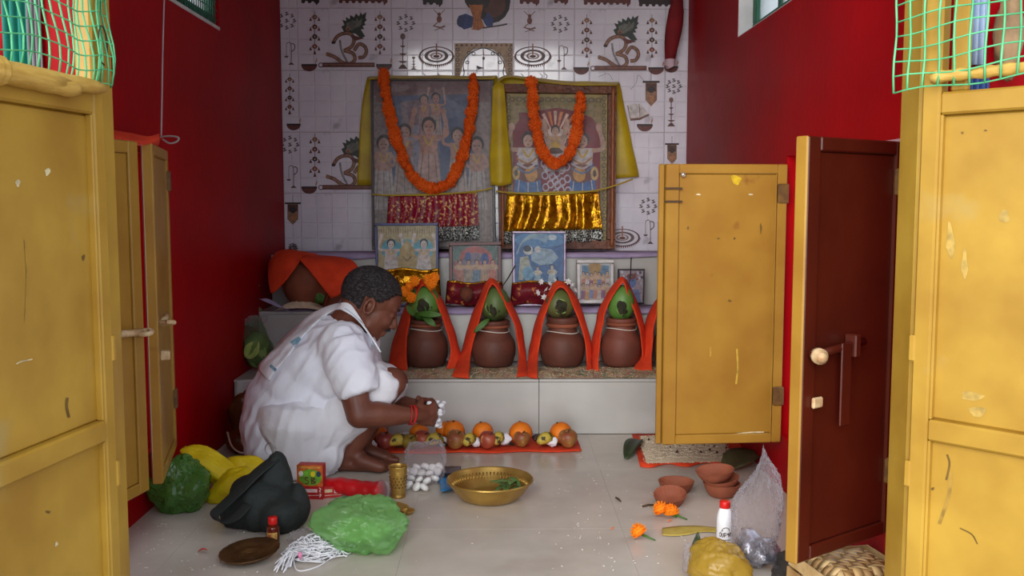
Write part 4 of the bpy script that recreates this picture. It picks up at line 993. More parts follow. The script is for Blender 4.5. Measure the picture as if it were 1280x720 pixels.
r2, co = kalash(617, 462, 56, 38, 420, 414, 400, 3.98, M_claydk, 'dark clay pot with a grey-green coconut and single hanging leaf', (619, 381, 38, 44),
    drape([(565, 586, 471), (577, 588, 440), (585, 596, 410), (596, 604, 380)], (614, 350, 6), [(632, 625, 366), (644, 636, 388), (652, 645, 412), (657, 648, 440), (659, 646, 470)]), 'orange cloth with a trailing corner over the coconut with one leaf', ((644, 332, 4.06), (624, 364, 3.96), 'incense stick standing between maroon and silver pictures'), [((612, 398, 3.9), (592, 416, 3.88), .012)], True, 0, mat('green_coconut_dull', C(92, 112, 60), C(70, 86, 44), scale=7, rough=.5, col3=C(60, 54, 32), s3=14, lo3=.58, hi3=.66), 2)
co['label'] = 'dull grey-green coconut on the pot with a single hanging leaf'
r3, co = kalash(703, 461, 57, 38, 418, 415, 396, 3.98, M_claydk, 'very dark clay pot with pale rim below the white blossoms', (699, 381, 36, 38),
    drape([(659, 671, 471), (661, 673, 440), (668, 677, 410), (676, 684, 385)], (698, 353, 6), [(717, 711, 367), (729, 721, 392), (737, 731, 420), (741, 734, 448), (740, 733, 463)]), 'orange cloth peaked over the pot below the white blossoms', ((697, 347, 4.06), (693, 376, 3.93), 'incense stick standing in front of the silver picture'), None, True, 0, mat('green_coconut_brown', C(88, 112, 54), C(96, 72, 48), scale=5, rough=.5, col3=C(60, 50, 32), s3=16, lo3=.6, hi3=.66), 3)
co['label'] = 'green and brown coconut on the darkest pot'
r4, co = kalash(776, 461, 52, 36, 417, 411, 397, 3.98, mat('reddish_clay_pot', C(120, 64, 50), C(98, 52, 40), scale=7, rough=.6, bump=.2), 'reddish clay pot below the white and black framed pictures', (777, 380, 34, 46),
    drape([(741, 748, 463), (740, 749, 435), (744, 753, 408), (751, 759, 382)], (777, 348, 5), [(789, 784, 362), (800, 793, 388), (807, 801, 418), (808, 803, 445), (806, 802, 462)]), 'orange cloth peaked over the reddish clay pot', ((789, 322, 4.06), (786, 358, 3.95), 'incense stick standing in front of the black framed picture'), None, True, 0, None, 4)
co['label'] = 'smooth dark green coconut on the reddish pot'
r5, co = kalash(842, 461, 52, 36, 417, 411, 397, 3.98, M_claydk, 'dark clay pot standing behind the square-set yellow shutter', (842, 380, 34, 46),
    drape([(792, 815, 463), (798, 815, 440), (805, 817, 410), (815, 824, 384)], (842, 354, 5), [(856, 850, 366), (864, 856, 390), (869, 862, 420), (872, 864, 455)]), 'orange cloth spread from behind the square-set yellow shutter', None, None, True, 0, None, 5)
co['label'] = 'green coconut hidden behind the square-set yellow shutter'
# marigold heads laid on the first pot
for x, y in ((511, 358), (518, 351), (534, 349), (540, 353), (543, 347), (514, 372), (506, 364), (537, 357)):
    f_ = inst('marigold_flower', ME_m2, None, at(x, y, 3.90), (1.3+rnd(-.3, .3), rnd(-.4, .4), rnd(0, 6)), 6.6*mpp(3.9)); tag(f_, 'orange marigold head tucked by the leafy coconut', 'flower', 'marigold heads on the first pot')
# strip of coloured rice under the pots
M_rice = mat('coloured_rice', C(206, 196, 170), C(172, 128, 110), scale=9, rough=.9, col3=C(120, 136, 112), s3=14, lo3=.5, hi3=.62, bump=.6, bscale=300)
def grains(mb, n, fx, r=(.0035, .0013)):
    for _ in range(n):
        p, up = fx(); t = rnd(0, 6.28); d = V(math.cos(t), math.sin(t), rnd(-.3, .3)).normalized()*r[0]; e = V(-d.y, d.x, 0).normalized()*r[1]; u = V(0, 0, r[1])
        mb.add([p-d, p+e, p+u*1.2, p-e, p+d], [(0, 1, 2), (0, 2, 3), (4, 2, 1), (4, 3, 2)])
mb = MB()
def bed(u, v): return .010*(1-abs(2*v-1)**4)*(.7+.5*noise.noise(V(u*40, v*4, 1)))
P = [[V(-.44+1.33*i/110, S1Y+.002+.25*j/8+.006*noise.noise(V(i*.3, j, 0)), S1Z+.0015+bed(i/110, j/8)) for i in range(111)] for j in range(9)]
strip = tag(mb.grid(P).build('rice_bed', M_rice, None, True), 'strip of loose pink, green and white rice under the clay pots', 'rice', kind='stuff')
for nm, cc in (('rice_grain_white', C(206, 196, 172)), ('rice_grain_pink', C(176, 84, 76)), ('rice_grain_green', C(110, 128, 100)), ('rice_grain_yellow', C(190, 160, 84))):
    g_ = MB(); grains(g_, 1500, lambda: ((lambda u, v: (V(-.44+1.33*u, S1Y+.002+.25*v, S1Z+.003+bed(u, v)), 0))(random.random(), random.random()**1.3)))
    tag(g_.build('rice_grains', mat(nm, cc, rough=.8), strip), kind='stuff')
# ================================================================== THE CROUCHING MAN
M_skin = mat('brown_skin', C(116, 68, 50), C(98, 54, 40), scale=9, rough=.48, bump=.12, bscale=90, sss=.05)
M_hair = mat('black_grey_hair', C(26, 22, 24), C(82, 78, 80), scale=110, rough=.6, bump=.8, bscale=220, lo=.46, hi=.74, stretch=(1, 1, 2))
M_shirt = mat('white_cotton_shirt', C(232, 233, 242), C(220, 221, 234), scale=5, rough=.85, bump=.12, bscale=90)
M_dhoti = mat('white_dhoti', C(228, 227, 233), C(214, 213, 220), scale=6, rough=.85, bump=.2, bscale=70)
man = thing('person', V(-.62, 3.28, 0), 'barefoot man in white shirt and dhoti crouching over the row of fruit', 'person')
# ---- head frame
HC = at(464, 378, 3.29)
yaw = math.radians(14); pt = math.radians(30)
fw_ = V(math.cos(pt)*math.cos(yaw), math.cos(pt)*math.sin(yaw), -math.sin(pt)); sd = V(math.sin(yaw), -math.cos(yaw), 0); up_ = sd.cross(fw_).normalized()
if up_.z < 0: up_ = -up_
HS = 1.03
def hp(f, u, s=0.0): return HC+(fw_*f+up_*u+sd*s)*HS
RH = Matrix((fw_, sd, up_)).transposed()
body = MB()
def E(c, r, R=RH): body.ball(c, tuple(q*HS for q in r) if R is RH else r, 18, 12, R)
E(hp(-.012, .026), (.097, .075, .086)); E(hp(.028, -.030), (.062, .062, .074)); E(hp(.046, -.072), (.036, .042, .034)); E(hp(.062, -.098), (.022, .024, .020))
E(hp(.045, .03), (.048, .062, .050)); E(hp(-.04, -.02), (.055, .060, .060))
for s in (-1, 1):
    E(hp(.062, -.030, s*.030), (.026, .024, .028)); body.capsule(hp(.084, .016, s*.008), hp(.074, .018, s*.042), .011, .010)   # cheek, brow
    body.capsule(hp(.02, -.07, s*.045), hp(.06, -.098, s*.012), .017, .018)                                       # jaw line
    E(hp(.098, -.040, s*.011), (.010, .008, .008))                                                               # nostril wing
    E(hp(.078, -.004, s*.030), (.010, .013, .008))                                                               # closed lid
    # ear: rim, lobe and hollow
    e0 = hp(-.008, -.012, s*.074)
    pts = [e0+(fw_*(.015*math.cos(t)-.004)+up_*(.026*math.sin(t))+sd*s*(.010+.004*math.cos(t+2)))*HS for t in [k*math.pi/8 for k in range(-3, 13)]]
    body.tube(pts, .0058, 8); E(e0-sd*s*.002, (.011, .006, .019)); E(hp(-.004, -.036, s*.076), (.008, .006, .009))
body.capsule(hp(.086, .006), hp(.106, -.034), .009, .013); E(hp(.105, -.038), (.013, .011, .010))
body.capsule(hp(.086, -.062, -.016), hp(.086, -.062, .016), .009, .009); body.capsule(hp(.083, -.076, -.013), hp(.083, -.076, .013), .0095, .0095)
# ---- neck and trunk under the shirt
NB = at(430, 408, 3.30)
body.capsule(hp(-.035, -.055), NB, .054, .062); body.capsule(hp(.0, -.08), NB+V(.03, 0, -.02), .040, .055)
CH = at(415, 445, 3.30); HIP = at(362, 545, 3.30)
body.ball(CH, (.13, .16, .12), 18, 12); body.ball((CH+HIP)/2, (.12, .14, .13), 18, 12); body.ball(HIP+V(0, 0, .02), (.13, .165, .10), 18, 12)
def chain(pts):
    for (a, ra), (b, rb) in zip(pts, pts[1:]): body.capsule(a, b, ra, rb)
# near arm
SH = at(430, 434, 3.135); EL = at(449, 519, 3.075); WR = at(514, 519, 3.150); HN = at(529, 519, 3.185)
chain([(SH, .058), ((SH+EL)/2, .051), (EL, .043)]); fm = EL+(WR-EL)*.35
chain([(EL, .043), (fm+V(0, 0, .002), .045), (EL+(WR-EL)*.75, .034), (WR, .027)])
# far arm
SH2 = at(440, 434, 3.455); EL2 = at(472, 503, 3.46); WR2 = at(515, 507, 3.33); HN2 = at(530, 509, 3.285)
chain([(SH2, .058), (EL2, .042), (EL2+(WR2-EL2)*.4, .042), (WR2, .027)])
def hand(Wp, Hc, side, curl=1.0):
    """side +1: back of the hand towards the camera; five fingers close on what it holds"""
    d = (Hc-Wp).normalized(); nrm = V(0, 1, 0)*side; nrm = (nrm-d*nrm.dot(d)).normalized(); up = V(0, 0, 1); up = (up-d*up.dot(d)).normalized()
    Rm = Matrix((d, nrm, up)).transposed()
    body.capsule(Wp, Hc, .027, .024); body.ball(Hc+d*.008, (.046, .017, .037), 14, 10, Rm)
    tips = []
    for i in range(4):
        L = [.040, .045, .042, .034][i]; b = Hc+d*[.040, .046, .044, .036][i]+up*(.027-.018*i)-nrm*.002
        d1 = (d*.85+nrm*.45-up*(.10+.05*i)).normalized(); d2 = (d*.10+nrm*.95-up*.25).normalized(); d3 = (-d*.55+nrm*.75-up*.25).normalized()
        p1 = b+d1*L; p2 = p1+d2*L*.62; p3 = p2+d3*L*.5
        body.capsule(Hc+up*(.020-.014*i), b, .010, .0102); body.capsule(b, p1, .0102, .0090); body.capsule(p1, p2, .0090, .0082); body.capsule(p2, p3, .0082, .0070); tips.append(p3)
    b = Hc-d*.012+up*.026+nrm*.012; p1 = b+(d*.65+up*.35+nrm*.55).normalized()*.036; p2 = p1+(d*.85-up*.25+nrm*.4).normalized()*.028
    body.capsule(Hc-d*.02+up*.008, b, .013, .013); body.capsule(b, p1, .0125, .0105); body.capsule(p1, p2, .0105, .008)
hand(WR, HN, 1); hand(WR2, HN2, -1)
# legs
HN_, KN, AN = at(392, 540, 3.20), at(489, 478, 3.20), at(438, 566, 3.215)
chain([(HIP+V(0, -.08, .02), .095), (HN_, .090), (KN-V(.03, 0, .01), .060), (KN, .052)])
chain([(KN, .052), (KN+(AN-KN)*.3+V(-.018, 0, 0), .052), (KN+(AN-KN)*.75, .036), (AN, .031)])
KN2, AN2 = at(492, 478, 3.36), at(446, 564, 3.345)
chain([(HIP+V(0, .08, .02), .095), (KN2, .052), (KN2+(AN2-KN2)*.3+V(-.018, 0, 0), .052), (AN2, .031)])
def foot(An, side):
    hx = An.x-.02; y = An.y; heel = V(hx-.012, y, .030); ball = V(hx+.125, y-.012, .020)
    body.capsule(An, heel, .033, .029); body.capsule(An+V(.01, 0, 0), V(hx+.06, y-.004, .040), .032, .026); body.capsule(heel, ball, .028, .020); body.capsule(V(hx+.055, y-.01, .040), ball+V(0, -.018, .002), .028, .020); body.capsule(V(hx+.05, y+.015, .032), ball+V(-.01, .028*1, 0), .026, .018)
    for i in range(5):
        yy = y+(.034-.018*i)*side; L = [.040, .040, .036, .030, .024][i]; r_ = [.0125, .0095, .009, .0085, .008][i]; x0 = hx+.125-[0, .0, .006, .014, .024][i]
        body.capsule(V(x0, yy, .016), V(x0+L, yy, .0115), r_, r_*.95)
foot(AN, 1); foot(AN2, -1)
sk = remesh(body, .0046, 5, .5)
for v in sk.v: v.z = max(v.z, .0015)
sk.build('body', M_skin, man, True)
# ---- hair, brow, moustache, lids
def cap(lift, keep, jit, name, m, nn=72, mm=48):
    mb = MB(); mb.ball((0, 0, 0), 1.0, nn, mm); vs = []; kp = []
    for v in mb.v:
        f, s, u = v.x*.097-.012, v.y*.075, v.z*.086+.026
        kp.append(keep(f, u, s)); q = 1+lift+jit*(noise.noise(v*22)+.6*noise.noise(v*47))
        e = 0
        if u < .0 : e = (0-u)*.0
        vs.append(hp(-.012+v.x*.097*q, .026+v.z*.086*q, v.y*.075*q))
    r_ = MB(); r_.v = vs
    for f_, in zip(mb.f):
        if all(kp[i] for i in f_): r_.f.append(f_); r_.m.append(0)
    return r_.build(name, m, man, True, thick=.006)
def hairline(f, u, s):
    w = .006*noise.noise(V(f*60, u*60, s*60))
    if f > .052: return u > .066-abs(s)*.15+w
    if f > .012: return u > .012+(f-.012)*1.05+w
    if f > -.030: return u > .012+w
    return u > -.052+w
cap(.045, hairline, .012, 'hair', M_hair)
for s in (-1, 1):
    MB().tube([hp(.094, .018, s*.010), hp(.092, .024, s*.026), hp(.080, .022, s*.046)], [.0042, .005, .003], 6, flatten=.6).build('eyebrow', M_hair, man, True)
    MB().tube([hp(.0885, -.007, s*.020), hp(.0890, -.009, s*.030), hp(.084, -.007, s*.041)], [.0015, .0022, .0015], 6).build('eyelashes', M_hair, man, True)
MB().tube([hp(.080, -.062, -.030), hp(.096, -.054, -.014), hp(.099, -.051, 0), hp(.096, -.054, .014), hp(.080, -.062, .030)], [.002, .0055, .005, .0055, .002], 8).build('moustache', M_hair, man, True)
# ---- shirt
st = MB()
def B(px, py, Y, rx, ry, rz): k = mpp(Y); st.ball(at(px, py, Y), (rx*k, ry, rz*k), 20, 14)
for (x, y, rp, yr, Y) in ((437, 432, 36, .155, 3.30), (418, 440, 45, .175, 3.30), (398, 458, 52, .180, 3.30), (378, 482, 56, .180, 3.30), (362, 508, 55, .182, 3.30), (354, 530, 51, .19, 3.30), (352, 548, 45, .19, 3.30), (400, 510, 48, .175, 3.28), (395, 538, 36, .17, 3.29), (425, 470, 46, .165, 3.28), (440, 460, 34, .15, 3.28)):
    B(x, y, Y, rp, yr, rp)
st.capsule(SH+V(-.01, .03, .0), SH2+V(-.02, -.03, 0), .082, .082)
# sleeves
def sleeve(S, Ee, r0, r1, k=.62):
    d = Ee-S; st.tube([S-d*.08, S+d*.2, S+d*.45, S+d*k], [r0*.9, r0, (r0+r1)/2, r1], 18)
sleeve(SH+V(0, .005, 0), EL+V(.022, 0, 0), .080, .068, .70); sleeve(SH2, EL2, .080, .068)
# hem that falls to the floor behind and beside him
for (x, y, Y, a_, b_) in ((335, 548, 3.20, 24, 22), (330, 545, 3.32, 26, 24), (350, 556, 3.44, 30, 22)):
    B(x, y, Y, a_, .075, b_)
sh = remesh(st, .0062, 8, .5)
ax = (at(425, 425, 3.3)-at(345, 560, 3.3)).normalized()
def folds(mb, amp, axis, f1=16, f2=3.0, seed=0.0, zmin=.003):
    me = bpy.data.meshes.new('t'); me.from_pydata([tuple(v) for v in mb.v], [], mb.f); me.update()
    nr = [v.normal.copy() for v in me.vertices]; bpy.data.meshes.remove(me)
    for i, v in enumerate(mb.v):
        al = v.dot(axis); pe = v-axis*al
        w = noise.noise(pe*f1+axis*al*f2+V(seed, 0, 0)); w2 = noise.noise(pe*f1*.45+axis*al*f2*1.4+V(0, seed+5, 0)); w3 = noise.noise(v*34+V(seed, 2, 1))
        k = (1-abs(w)*2.4)*.9+w2*.9+w3*.28
        mb.v[i] = v+nr[i]*amp*k
        if mb.v[i].z < zmin: mb.v[i].z = zmin
    return mb
folds(sh, .0070, ax, 24, 3.4, 1.0)
# open neck: drop faces that would cover the neck
sh2 = MB(); sh2.v = sh.v
nk = hp(-.03, -.06)
sh2.f = [f_ for f_ in sh.f if (sum((sh.v[i] for i in f_), Vector())/len(f_)-nk).length > .070 and not ((sum((sh.v[i] for i in f_), Vector())/len(f_)-hp(.02, -.09)).length < .055)]
sh2.m = [0]*len(sh2.f)
sh2.build('shirt', M_shirt, man, True)
# ---- dhoti over thighs and knees
dh = MB()
for Hh, K in ((HN_, KN), (at(400, 545, 3.40), KN2)):
    d = K-Hh; dh.tube([Hh-d*.2, Hh+d*.2, Hh+d*.6, Hh+d*.93+V(-.004, 0, .012), Hh+d*1.05+V(-.012, 0, .022)], [.100, .100, .084, .074, .058], 18)
dh.ball(at(415, 545, 3.19), (.05, .07, .10), 16, 10); dh.ball(at(408, 566, 3.18), (.06, .07, .065), 16, 10)
cb = at(379, 588, 3.25); cb.z = 0
dh.lathe([(.140, .004), (.142, .05), (.150, .11), (.165, .18), (.150, .24), (.05, .27)], cb, 28, Matrix.Diagonal((.95, 1.15, 1)).to_3x3())
d2 = folds(remesh(dh, .0065, 5, .5), .0075, V(.25, 0, .97).normalized(), 22, 2.4, 3.0)
d2.build('dhoti', M_dhoti, man, True)
# ---- striped shoulder towel
M_towel = mat('white_towel', C(234, 235, 242), C(222, 224, 232), scale=12, rough=.9, bump=.3, bscale=200)
M_stripe = mat('teal_towel_stripe', C(92, 140, 166), C(150, 180, 196), scale=60, rough=.9)
TW = [[(476, 441, 3.20), (471, 436, 3.235), (466, 432, 3.26)], [(466, 425, 3.205), (461, 417, 3.235), (458, 412, 3.26)], [(452, 405, 3.21), (446, 396, 3.23), (446, 390, 3.25)], [(434, 391, 3.24), (430, 384, 3.27), (434, 379, 3.31)], [(418, 388, 3.29), (416, 382, 3.33), (420, 380, 3.38)], [(395, 404, 3.30), (386, 396, 3.36), (392, 392, 3.43)], [(368, 434, 3.33), (360, 424, 3.38), (362, 416, 3.46)], [(346, 462, 3.36), (337, 452, 3.40), (340, 440, 3.48)], [(336, 476, 3.38), (326, 466, 3.41), (324, 456, 3.48)]]
T = loft([[at(*p) for p in r_] for r_ in TW], 6, 6, .003, 12, 2)
from mathutils.bvhtree import BVHTree
bvs = [BVHTree.FromPolygons([tuple(v) for v in m_.v], m_.f) for m_ in (sh2, sk)]
for r_ in T:
    for i_, p in enumerate(r_):
        d_ = (p-CP); L_ = d_.length; d_.normalize()
        for bv in bvs:
            h_ = bv.ray_cast(CP, d_)
            if h_[0] is not None and h_[3] < L_+.02: L_ = min(L_, h_[3])
        r_[i_] = CP+d_*(L_-.007)
tw = MB().grid(T).build('shoulder_towel', M_towel, man, True, thick=.005)
def strip_on(P, i0, i1, j0, j1, lift, m):
    Q = [[p for p in P[i][j0:j1]] for i in range(i0, i1)]; MB().grid([[p+(CP-p).normalized()*lift for p in r_] for r_ in Q]).build('towel_stripe', m, tw, True)
strip_on(T, 3, 19, 4, 6, .0045, M_stripe); strip_on(T, 34, 37, 0, 13, .0045, M_stripe); strip_on(T, 40, 41, 0, 13, .0045, M_stripe); strip_on(T, 42, 44, 0, 13, .0045, M_stripe)
# red wrist thread
M_redthread = mat('red_thread', C(190, 30, 30), rough=.8)
wd = (WR-EL).normalized(); u1 = wd.orthogonal().normalized(); u2 = wd.cross(u1); 
for k, o_ in enumerate((.0, .006, -.007)):
    MB().tube([WR+wd*(.002+o_)+(u1*math.cos(t)+u2*math.sin(t))*.0315+wd*.004*math.sin(t+k) for t in [i*math.pi/12 for i in range(25)]], .0022, 6).build('wrist_thread', M_redthread, man, True)
# cotton flowers held in the hands
M_cotton = mat('white_cotton', C(226, 226, 232), rough=.95, bump=.4, bscale=120)
cot = thing('cotton_garland', at(546, 520, 3.24), 'bunch of white cotton flower beads held in the man\'s hands', 'garland')
random.seed(3); mb0 = MB(); mb0.ball((0, 0, 0), 1, 9, 7); ME_c = mb0.mesh('cotton_bead', M_cotton, True)
for k in range(34):
    t = rnd(0, 1); x = 545+10*rnd(-1, 1); y = 511+rnd(-9, 9)
    if k > 26: x, y = 545+rnd(-6, 6), 522+(k-26)*1.6
    inst('cotton_bead', ME_c, cot, at(x, y, 3.235+rnd(-.02, .03)), (0, 0, 0), (.0095*rnd(.8, 1.2), .009, .0095*rnd(.7, 1.2)))
# ================================================================== THINGS ON THE FLOOR AND STEPS
random.seed(21)
def rest(px, py, rpx, z0=.0):
    """ball of rpx pixels seen at (px, py) that rests on height z0: centre and radius"""
    r = .03
    for _ in range(6): p = onz(px, py, z0+r); r = rpx*mpp(p.y)
    return p, r
def tagged(mb, name, m, label, cat, group=None, smooth=True, **k): return tag(mb.build(name, m, None, smooth, **k), label, cat, group)
# ---- row of fruit on an orange cloth
P = []
for j in range(9):
    v = j/8; row = []
    for i in range(61):
        u = i/60; a_ = onz(449+(721-449)*u, 546+1.5*u, .003); b_ = onz(439+(727-439)*u, 568-3.5*u+.8*math.sin(u*23), .003); p = a_+(b_-a_)*v
        p.z = .004+.0025*abs(noise.noise(V(u*14, v*2, 3)))+(.004*abs(noise.noise(V(u*20, 0, 9))) if j == 8 else 0); row.append(p)
    P.append(row)
tagged(MB().grid(P), 'offering_cloth', M_orange, 'long orange cloth laid on the floor under the row of fruit', 'cloth', thick=.003)
M_or = mat('orange_peel', C(232, 126, 24), C(218, 104, 14), scale=12, rough=.5, bump=.25, bscale=260)
M_ap = mat('apple_skin', C(132, 30, 28), C(168, 86, 62), scale=16, rough=.35, stretch=(1, 1, .3), col3=C(196, 150, 90), s3=70, lo3=.62, hi3=.70)
M_ap2 = mat('apple_skin_russet', C(128, 56, 40), C(160, 120, 60), scale=13, rough=.45, col3=C(186, 150, 100), s3=60, lo3=.6, hi3=.7)
M_gu = mat('guava_skin', C(150, 128, 50), C(120, 96, 36), scale=14, rough=.5)
M_ba = mat('speckled_banana', C(196, 172, 70), C(120, 110, 40), scale=28, rough=.6, lo=.45, hi=.58, col3=C(60, 46, 24), s3=45, lo3=.54, hi3=.60)
M_stem = mat('fruit_stem', C(70, 52, 30), rough=.8)
M_darkleaf = mat('dark_betel_leaf', C(48, 62, 34), C(36, 44, 26), scale=20, rough=.5)
def citrus(x, y, r_, label, m=M_or):
    c, r = rest(x, y, r_, .007); root = thing('orange', c-V(0, 0, r), label, 'orange'); mb = MB(); mb.ball((0, 0, 0), 1, 20, 14); R = rotm(rnd(-.4, .4), rnd(-.4, .4), 0)
    for i, v in enumerate(mb.v): mb.v[i] = c+R @ V(v.x*r, v.y*r, v.z*r*(.93-.10*math.exp(-((v.x**2+v.y**2)/.03)) if abs(v.z) > .8 else v.z*0+r*.93*1) if False else v.z*r*.95)
    mb.build('peel', m, root, True); t = c+R @ V(0, 0, r*.95); MB().lathe([(.0045, -.001), (.0055, .001), (.003, .003), (.0005, .0032)], t, 8, R).build('stem_button', M_stem, root, True)
def pome(x, y, r_, label, m=M_ap, name='apple', tilt=(.2, .3)):
    c, r = rest(x, y, r_, .007); root = thing(name, c-V(0, 0, r), label, name); R = rotm(tilt[0], tilt[1], 0)
    prof = [(.001, -.78), (.25, -.88), (.5, -.82), (.78, -.5), (.98, .0), (1.0, .3), (.86, .68), (.55, .88), (.28, .86), (.10, .70), (.001, .62)]
    MB().lathe([(max(a*r, 1e-4), b*r) for a, b in spl2(prof)], c, 22, R, lambda a, rr, z: 1+.025*math.cos(5*a)).build('fruit_skin', m, root, True)
    MB().tube([c+R @ V(0, 0, .62*r), c+R @ V(.004, 0, .95*r), c+R @ V(.009, 0, 1.08*r)], .0022, 6).build('stem', M_stem, root, True)
def banana(x, y, s_, label, rot=0.0):
    c, r = rest(x, y, s_, .007); pts = [c+V(math.cos(rot)*(t-.5)*2.4*r, math.sin(rot)*(t-.5)*2.4*r, r*.55*math.sin(math.pi*t)-.15*r) for t in [k/8 for k in range(9)]]
    root = thing('banana', c-V(0, 0, r), label, 'banana'); MB().tube(pts, [r*.30, r*.55, r*.72, r*.78, r*.80, r*.78, r*.72, r*.5, r*.25], 7).build('peel', M_ba, root, True); MB().tube([pts[-1], pts[-1]+(pts[-1]-pts[-2])*1.0], [r*.22, r*.16], 6).build('stem', M_stem, root, True)
def white_bit(x, y, s_, label, seed):
    c, r = rest(x, y, s_, .010); mb = crumple(c, (r, r*.7, r*.9), seed, .45, 18, 12, 2.2, .008); tagged(mb, 'coconut_piece', M_cotton, label, 'coconut piece', 'white pieces among the fruit')
def betel(x, y, label):
    c = onz(x, y, .008); mb = MB(); P = leaf_blade(c+V(-.035, .01, 0), c+V(.04, -.012, 0), .024, V(0, 0, 1), .06); tagged(mb.grid(P), 'betel_leaf', M_darkleaf, label, 'leaf', thick=.0012)
citrus(472, 542, 13, 'orange partly under the man\'s forearm at the end of the row'); pome(481.5, 551, 11.5, 'pinkish red apple standing below the man\'s forearm', mat('apple_pink', C(136, 52, 50), C(156, 80, 68), scale=16, rough=.35), tilt=(.1, .05)); banana(453, 553, 10, 'speckled banana at the end of the cloth by the man\'s foot', .5); white_bit(464, 557, 7.5, 'white piece by the man\'s foot at the end of the row', 1)
citrus(524, 541, 12.5, 'orange beneath the man\'s closed hands'); pome(528, 549.5, 11.5, 'dark red apple next to a round yellow guava', tilt=(.3, .4)); pome(512, 553, 10, 'olive yellow guava next to a dark red apple', M_gu, 'guava', (.5, .2)); banana(498, 553, 10, 'speckled banana between the pink apple and the guava', .3); white_bit(506, 545, 6.5, 'white piece behind the guava', 2)
citrus(557, 539, 13, 'shaded orange tucked behind another orange'); citrus(567, 539, 14.5, 'largest orange of the overlapping pair'); pome(569.5, 550, 12.5, 'russet apple before the overlapping pair of oranges', M_ap2); banana(543, 552, 10, 'speckled banana behind the bag of white sweets', .4); white_bit(553, 551, 7.5, 'white piece beside the overlapping oranges', 3)
citrus(603.5, 540, 13.5, 'single orange behind a speckled red apple'); pome(609.5, 550.5, 11.5, 'speckled red apple before a single orange'); banana(587, 552, 10, 'greenish banana next to the speckled red apple', 1.1); white_bit(596, 553, 6.5, 'white piece next to the speckled red apple', 4)
citrus(651, 541, 15, 'big orange standing alone with a greenish pear-shaped fruit'); pome(652, 549, 10.5, 'yellow-brown guava leaning on the big lone orange', M_ap2, 'guava', (.1, .1)); banana(623, 550.5, 10, 'curved banana with a ring-shaped white piece', 1.3); white_bit(632, 549, 8.5, 'ring-like white piece in front of the curved banana', 5)
citrus(701, 541, 14.5, 'orange at the free end of the cloth'); pome(710, 548.5, 12, 'dull red apple at the free end of the cloth', M_ap2, 'apple', (.2, -.1)); banana(682, 551, 10, 'speckled banana next to the dark grapes', .6); white_bit(690, 552.5, 7, 'white piece next to the dark grapes', 6)
for x, y, l in ((457, 561, 'dark leaf under the fruit by the man\'s foot'), (505, 560, 'dark leaf under the guava'), (556, 558, 'dark leaf under the overlapping oranges'), (594, 558, 'dark leaf under the greenish banana'), (630, 556, 'dark leaf under the ring-like white piece'), (690, 556, 'dark leaf under the fruit at the free end')): betel(x, y, l)
M_grape = mat('dark_grape', C(58, 36, 40), C(40, 26, 30), scale=20, rough=.35)
gr = thing('grape_bunch', onz(675, 548, .007), 'small bunch of dark grapes beside the last orange', 'grapes')
mb0 = MB(); mb0.ball((0, 0, 0), 1, 9, 7); ME_g = mb0.mesh('grape', M_grape, True)
for k in range(11): inst('grape', ME_g, gr, onz(675+rnd(-8, 8), 547+rnd(-2, 2), .015+.012*(k % 3)), (0, 0, 0), .0085)

# ---- brass ware
M_brass = mat('brass', C(196, 160, 84), C(164, 130, 66), scale=9, rough=.34, metal=.7, bump=.08, bscale=30)
M_brassdk = mat('tarnished_brass', C(120, 88, 50), C(84, 58, 36), scale=12, rough=.45, metal=.75, bump=.2)
c = onz(612.5, 601, .055); k = mpp(c.y); R0 = 55*k; c.z = 0  # rim radius
bas = thing('brass_basin', c, 'wide shallow brass basin holding a few green leaves', 'basin')
MB().lathe(spl2([(R0*.60, .001), (R0*.66, .004), (R0*.80, .022), (R0*.93, .046), (R0*1.0, .060), (R0*1.005, .063), (R0*.985, .063), (R0*.92, .050), (R0*.80, .030), (R0*.66, .012), (R0*.55, .008), (.001, .008)]), c, 56).build('bowl', M_brass, bas, True)
fl = MB()
for i in range(64):
    t = 2*math.pi*i/64; d = V(math.cos(t), math.sin(t), 0); fl.tube([c+d*R0*.80+V(0, 0, .0315), c+d*R0*.90+V(0, 0, .048)], .0022, 5)
tag(fl.build('fluted_band', M_brass, bas, True), kind='stuff')
mb = MB(); mb.lathe([(R0*.985, .0635), (R0*1.01, .0615), (R0*1.01, .058), (R0*.99, .057)], c, 48, cap=False); mb.build('rim', M_brass, bas, True)
for k_, (dx, dy, a_) in enumerate(((.3, .05, .4), (.42, -.05, 1.2), (.55, .12, 2.3), (.36, -.2, 3.3), (.60, -.1, .9), (.46, .2, 5.0), (.2, -.08, 2.8), (.52, -.22, 4.4))):
    p = c+V(R0*dx, R0*dy, .026+.009*(k_ % 4)); d = V(math.cos(a_), math.sin(a_), .25)*.03
    tagged(MB().grid(leaf_blade(p-d, p+d, .013, V(0, 0, 1), .2)), 'green_leaf', mat('basin_leaf', C(104, 132, 74), C(76, 108, 52), scale=30, rough=.5), 'small green leaf lying in the brass basin', 'leaf', 'leaves in the brass basin', thick=.001)
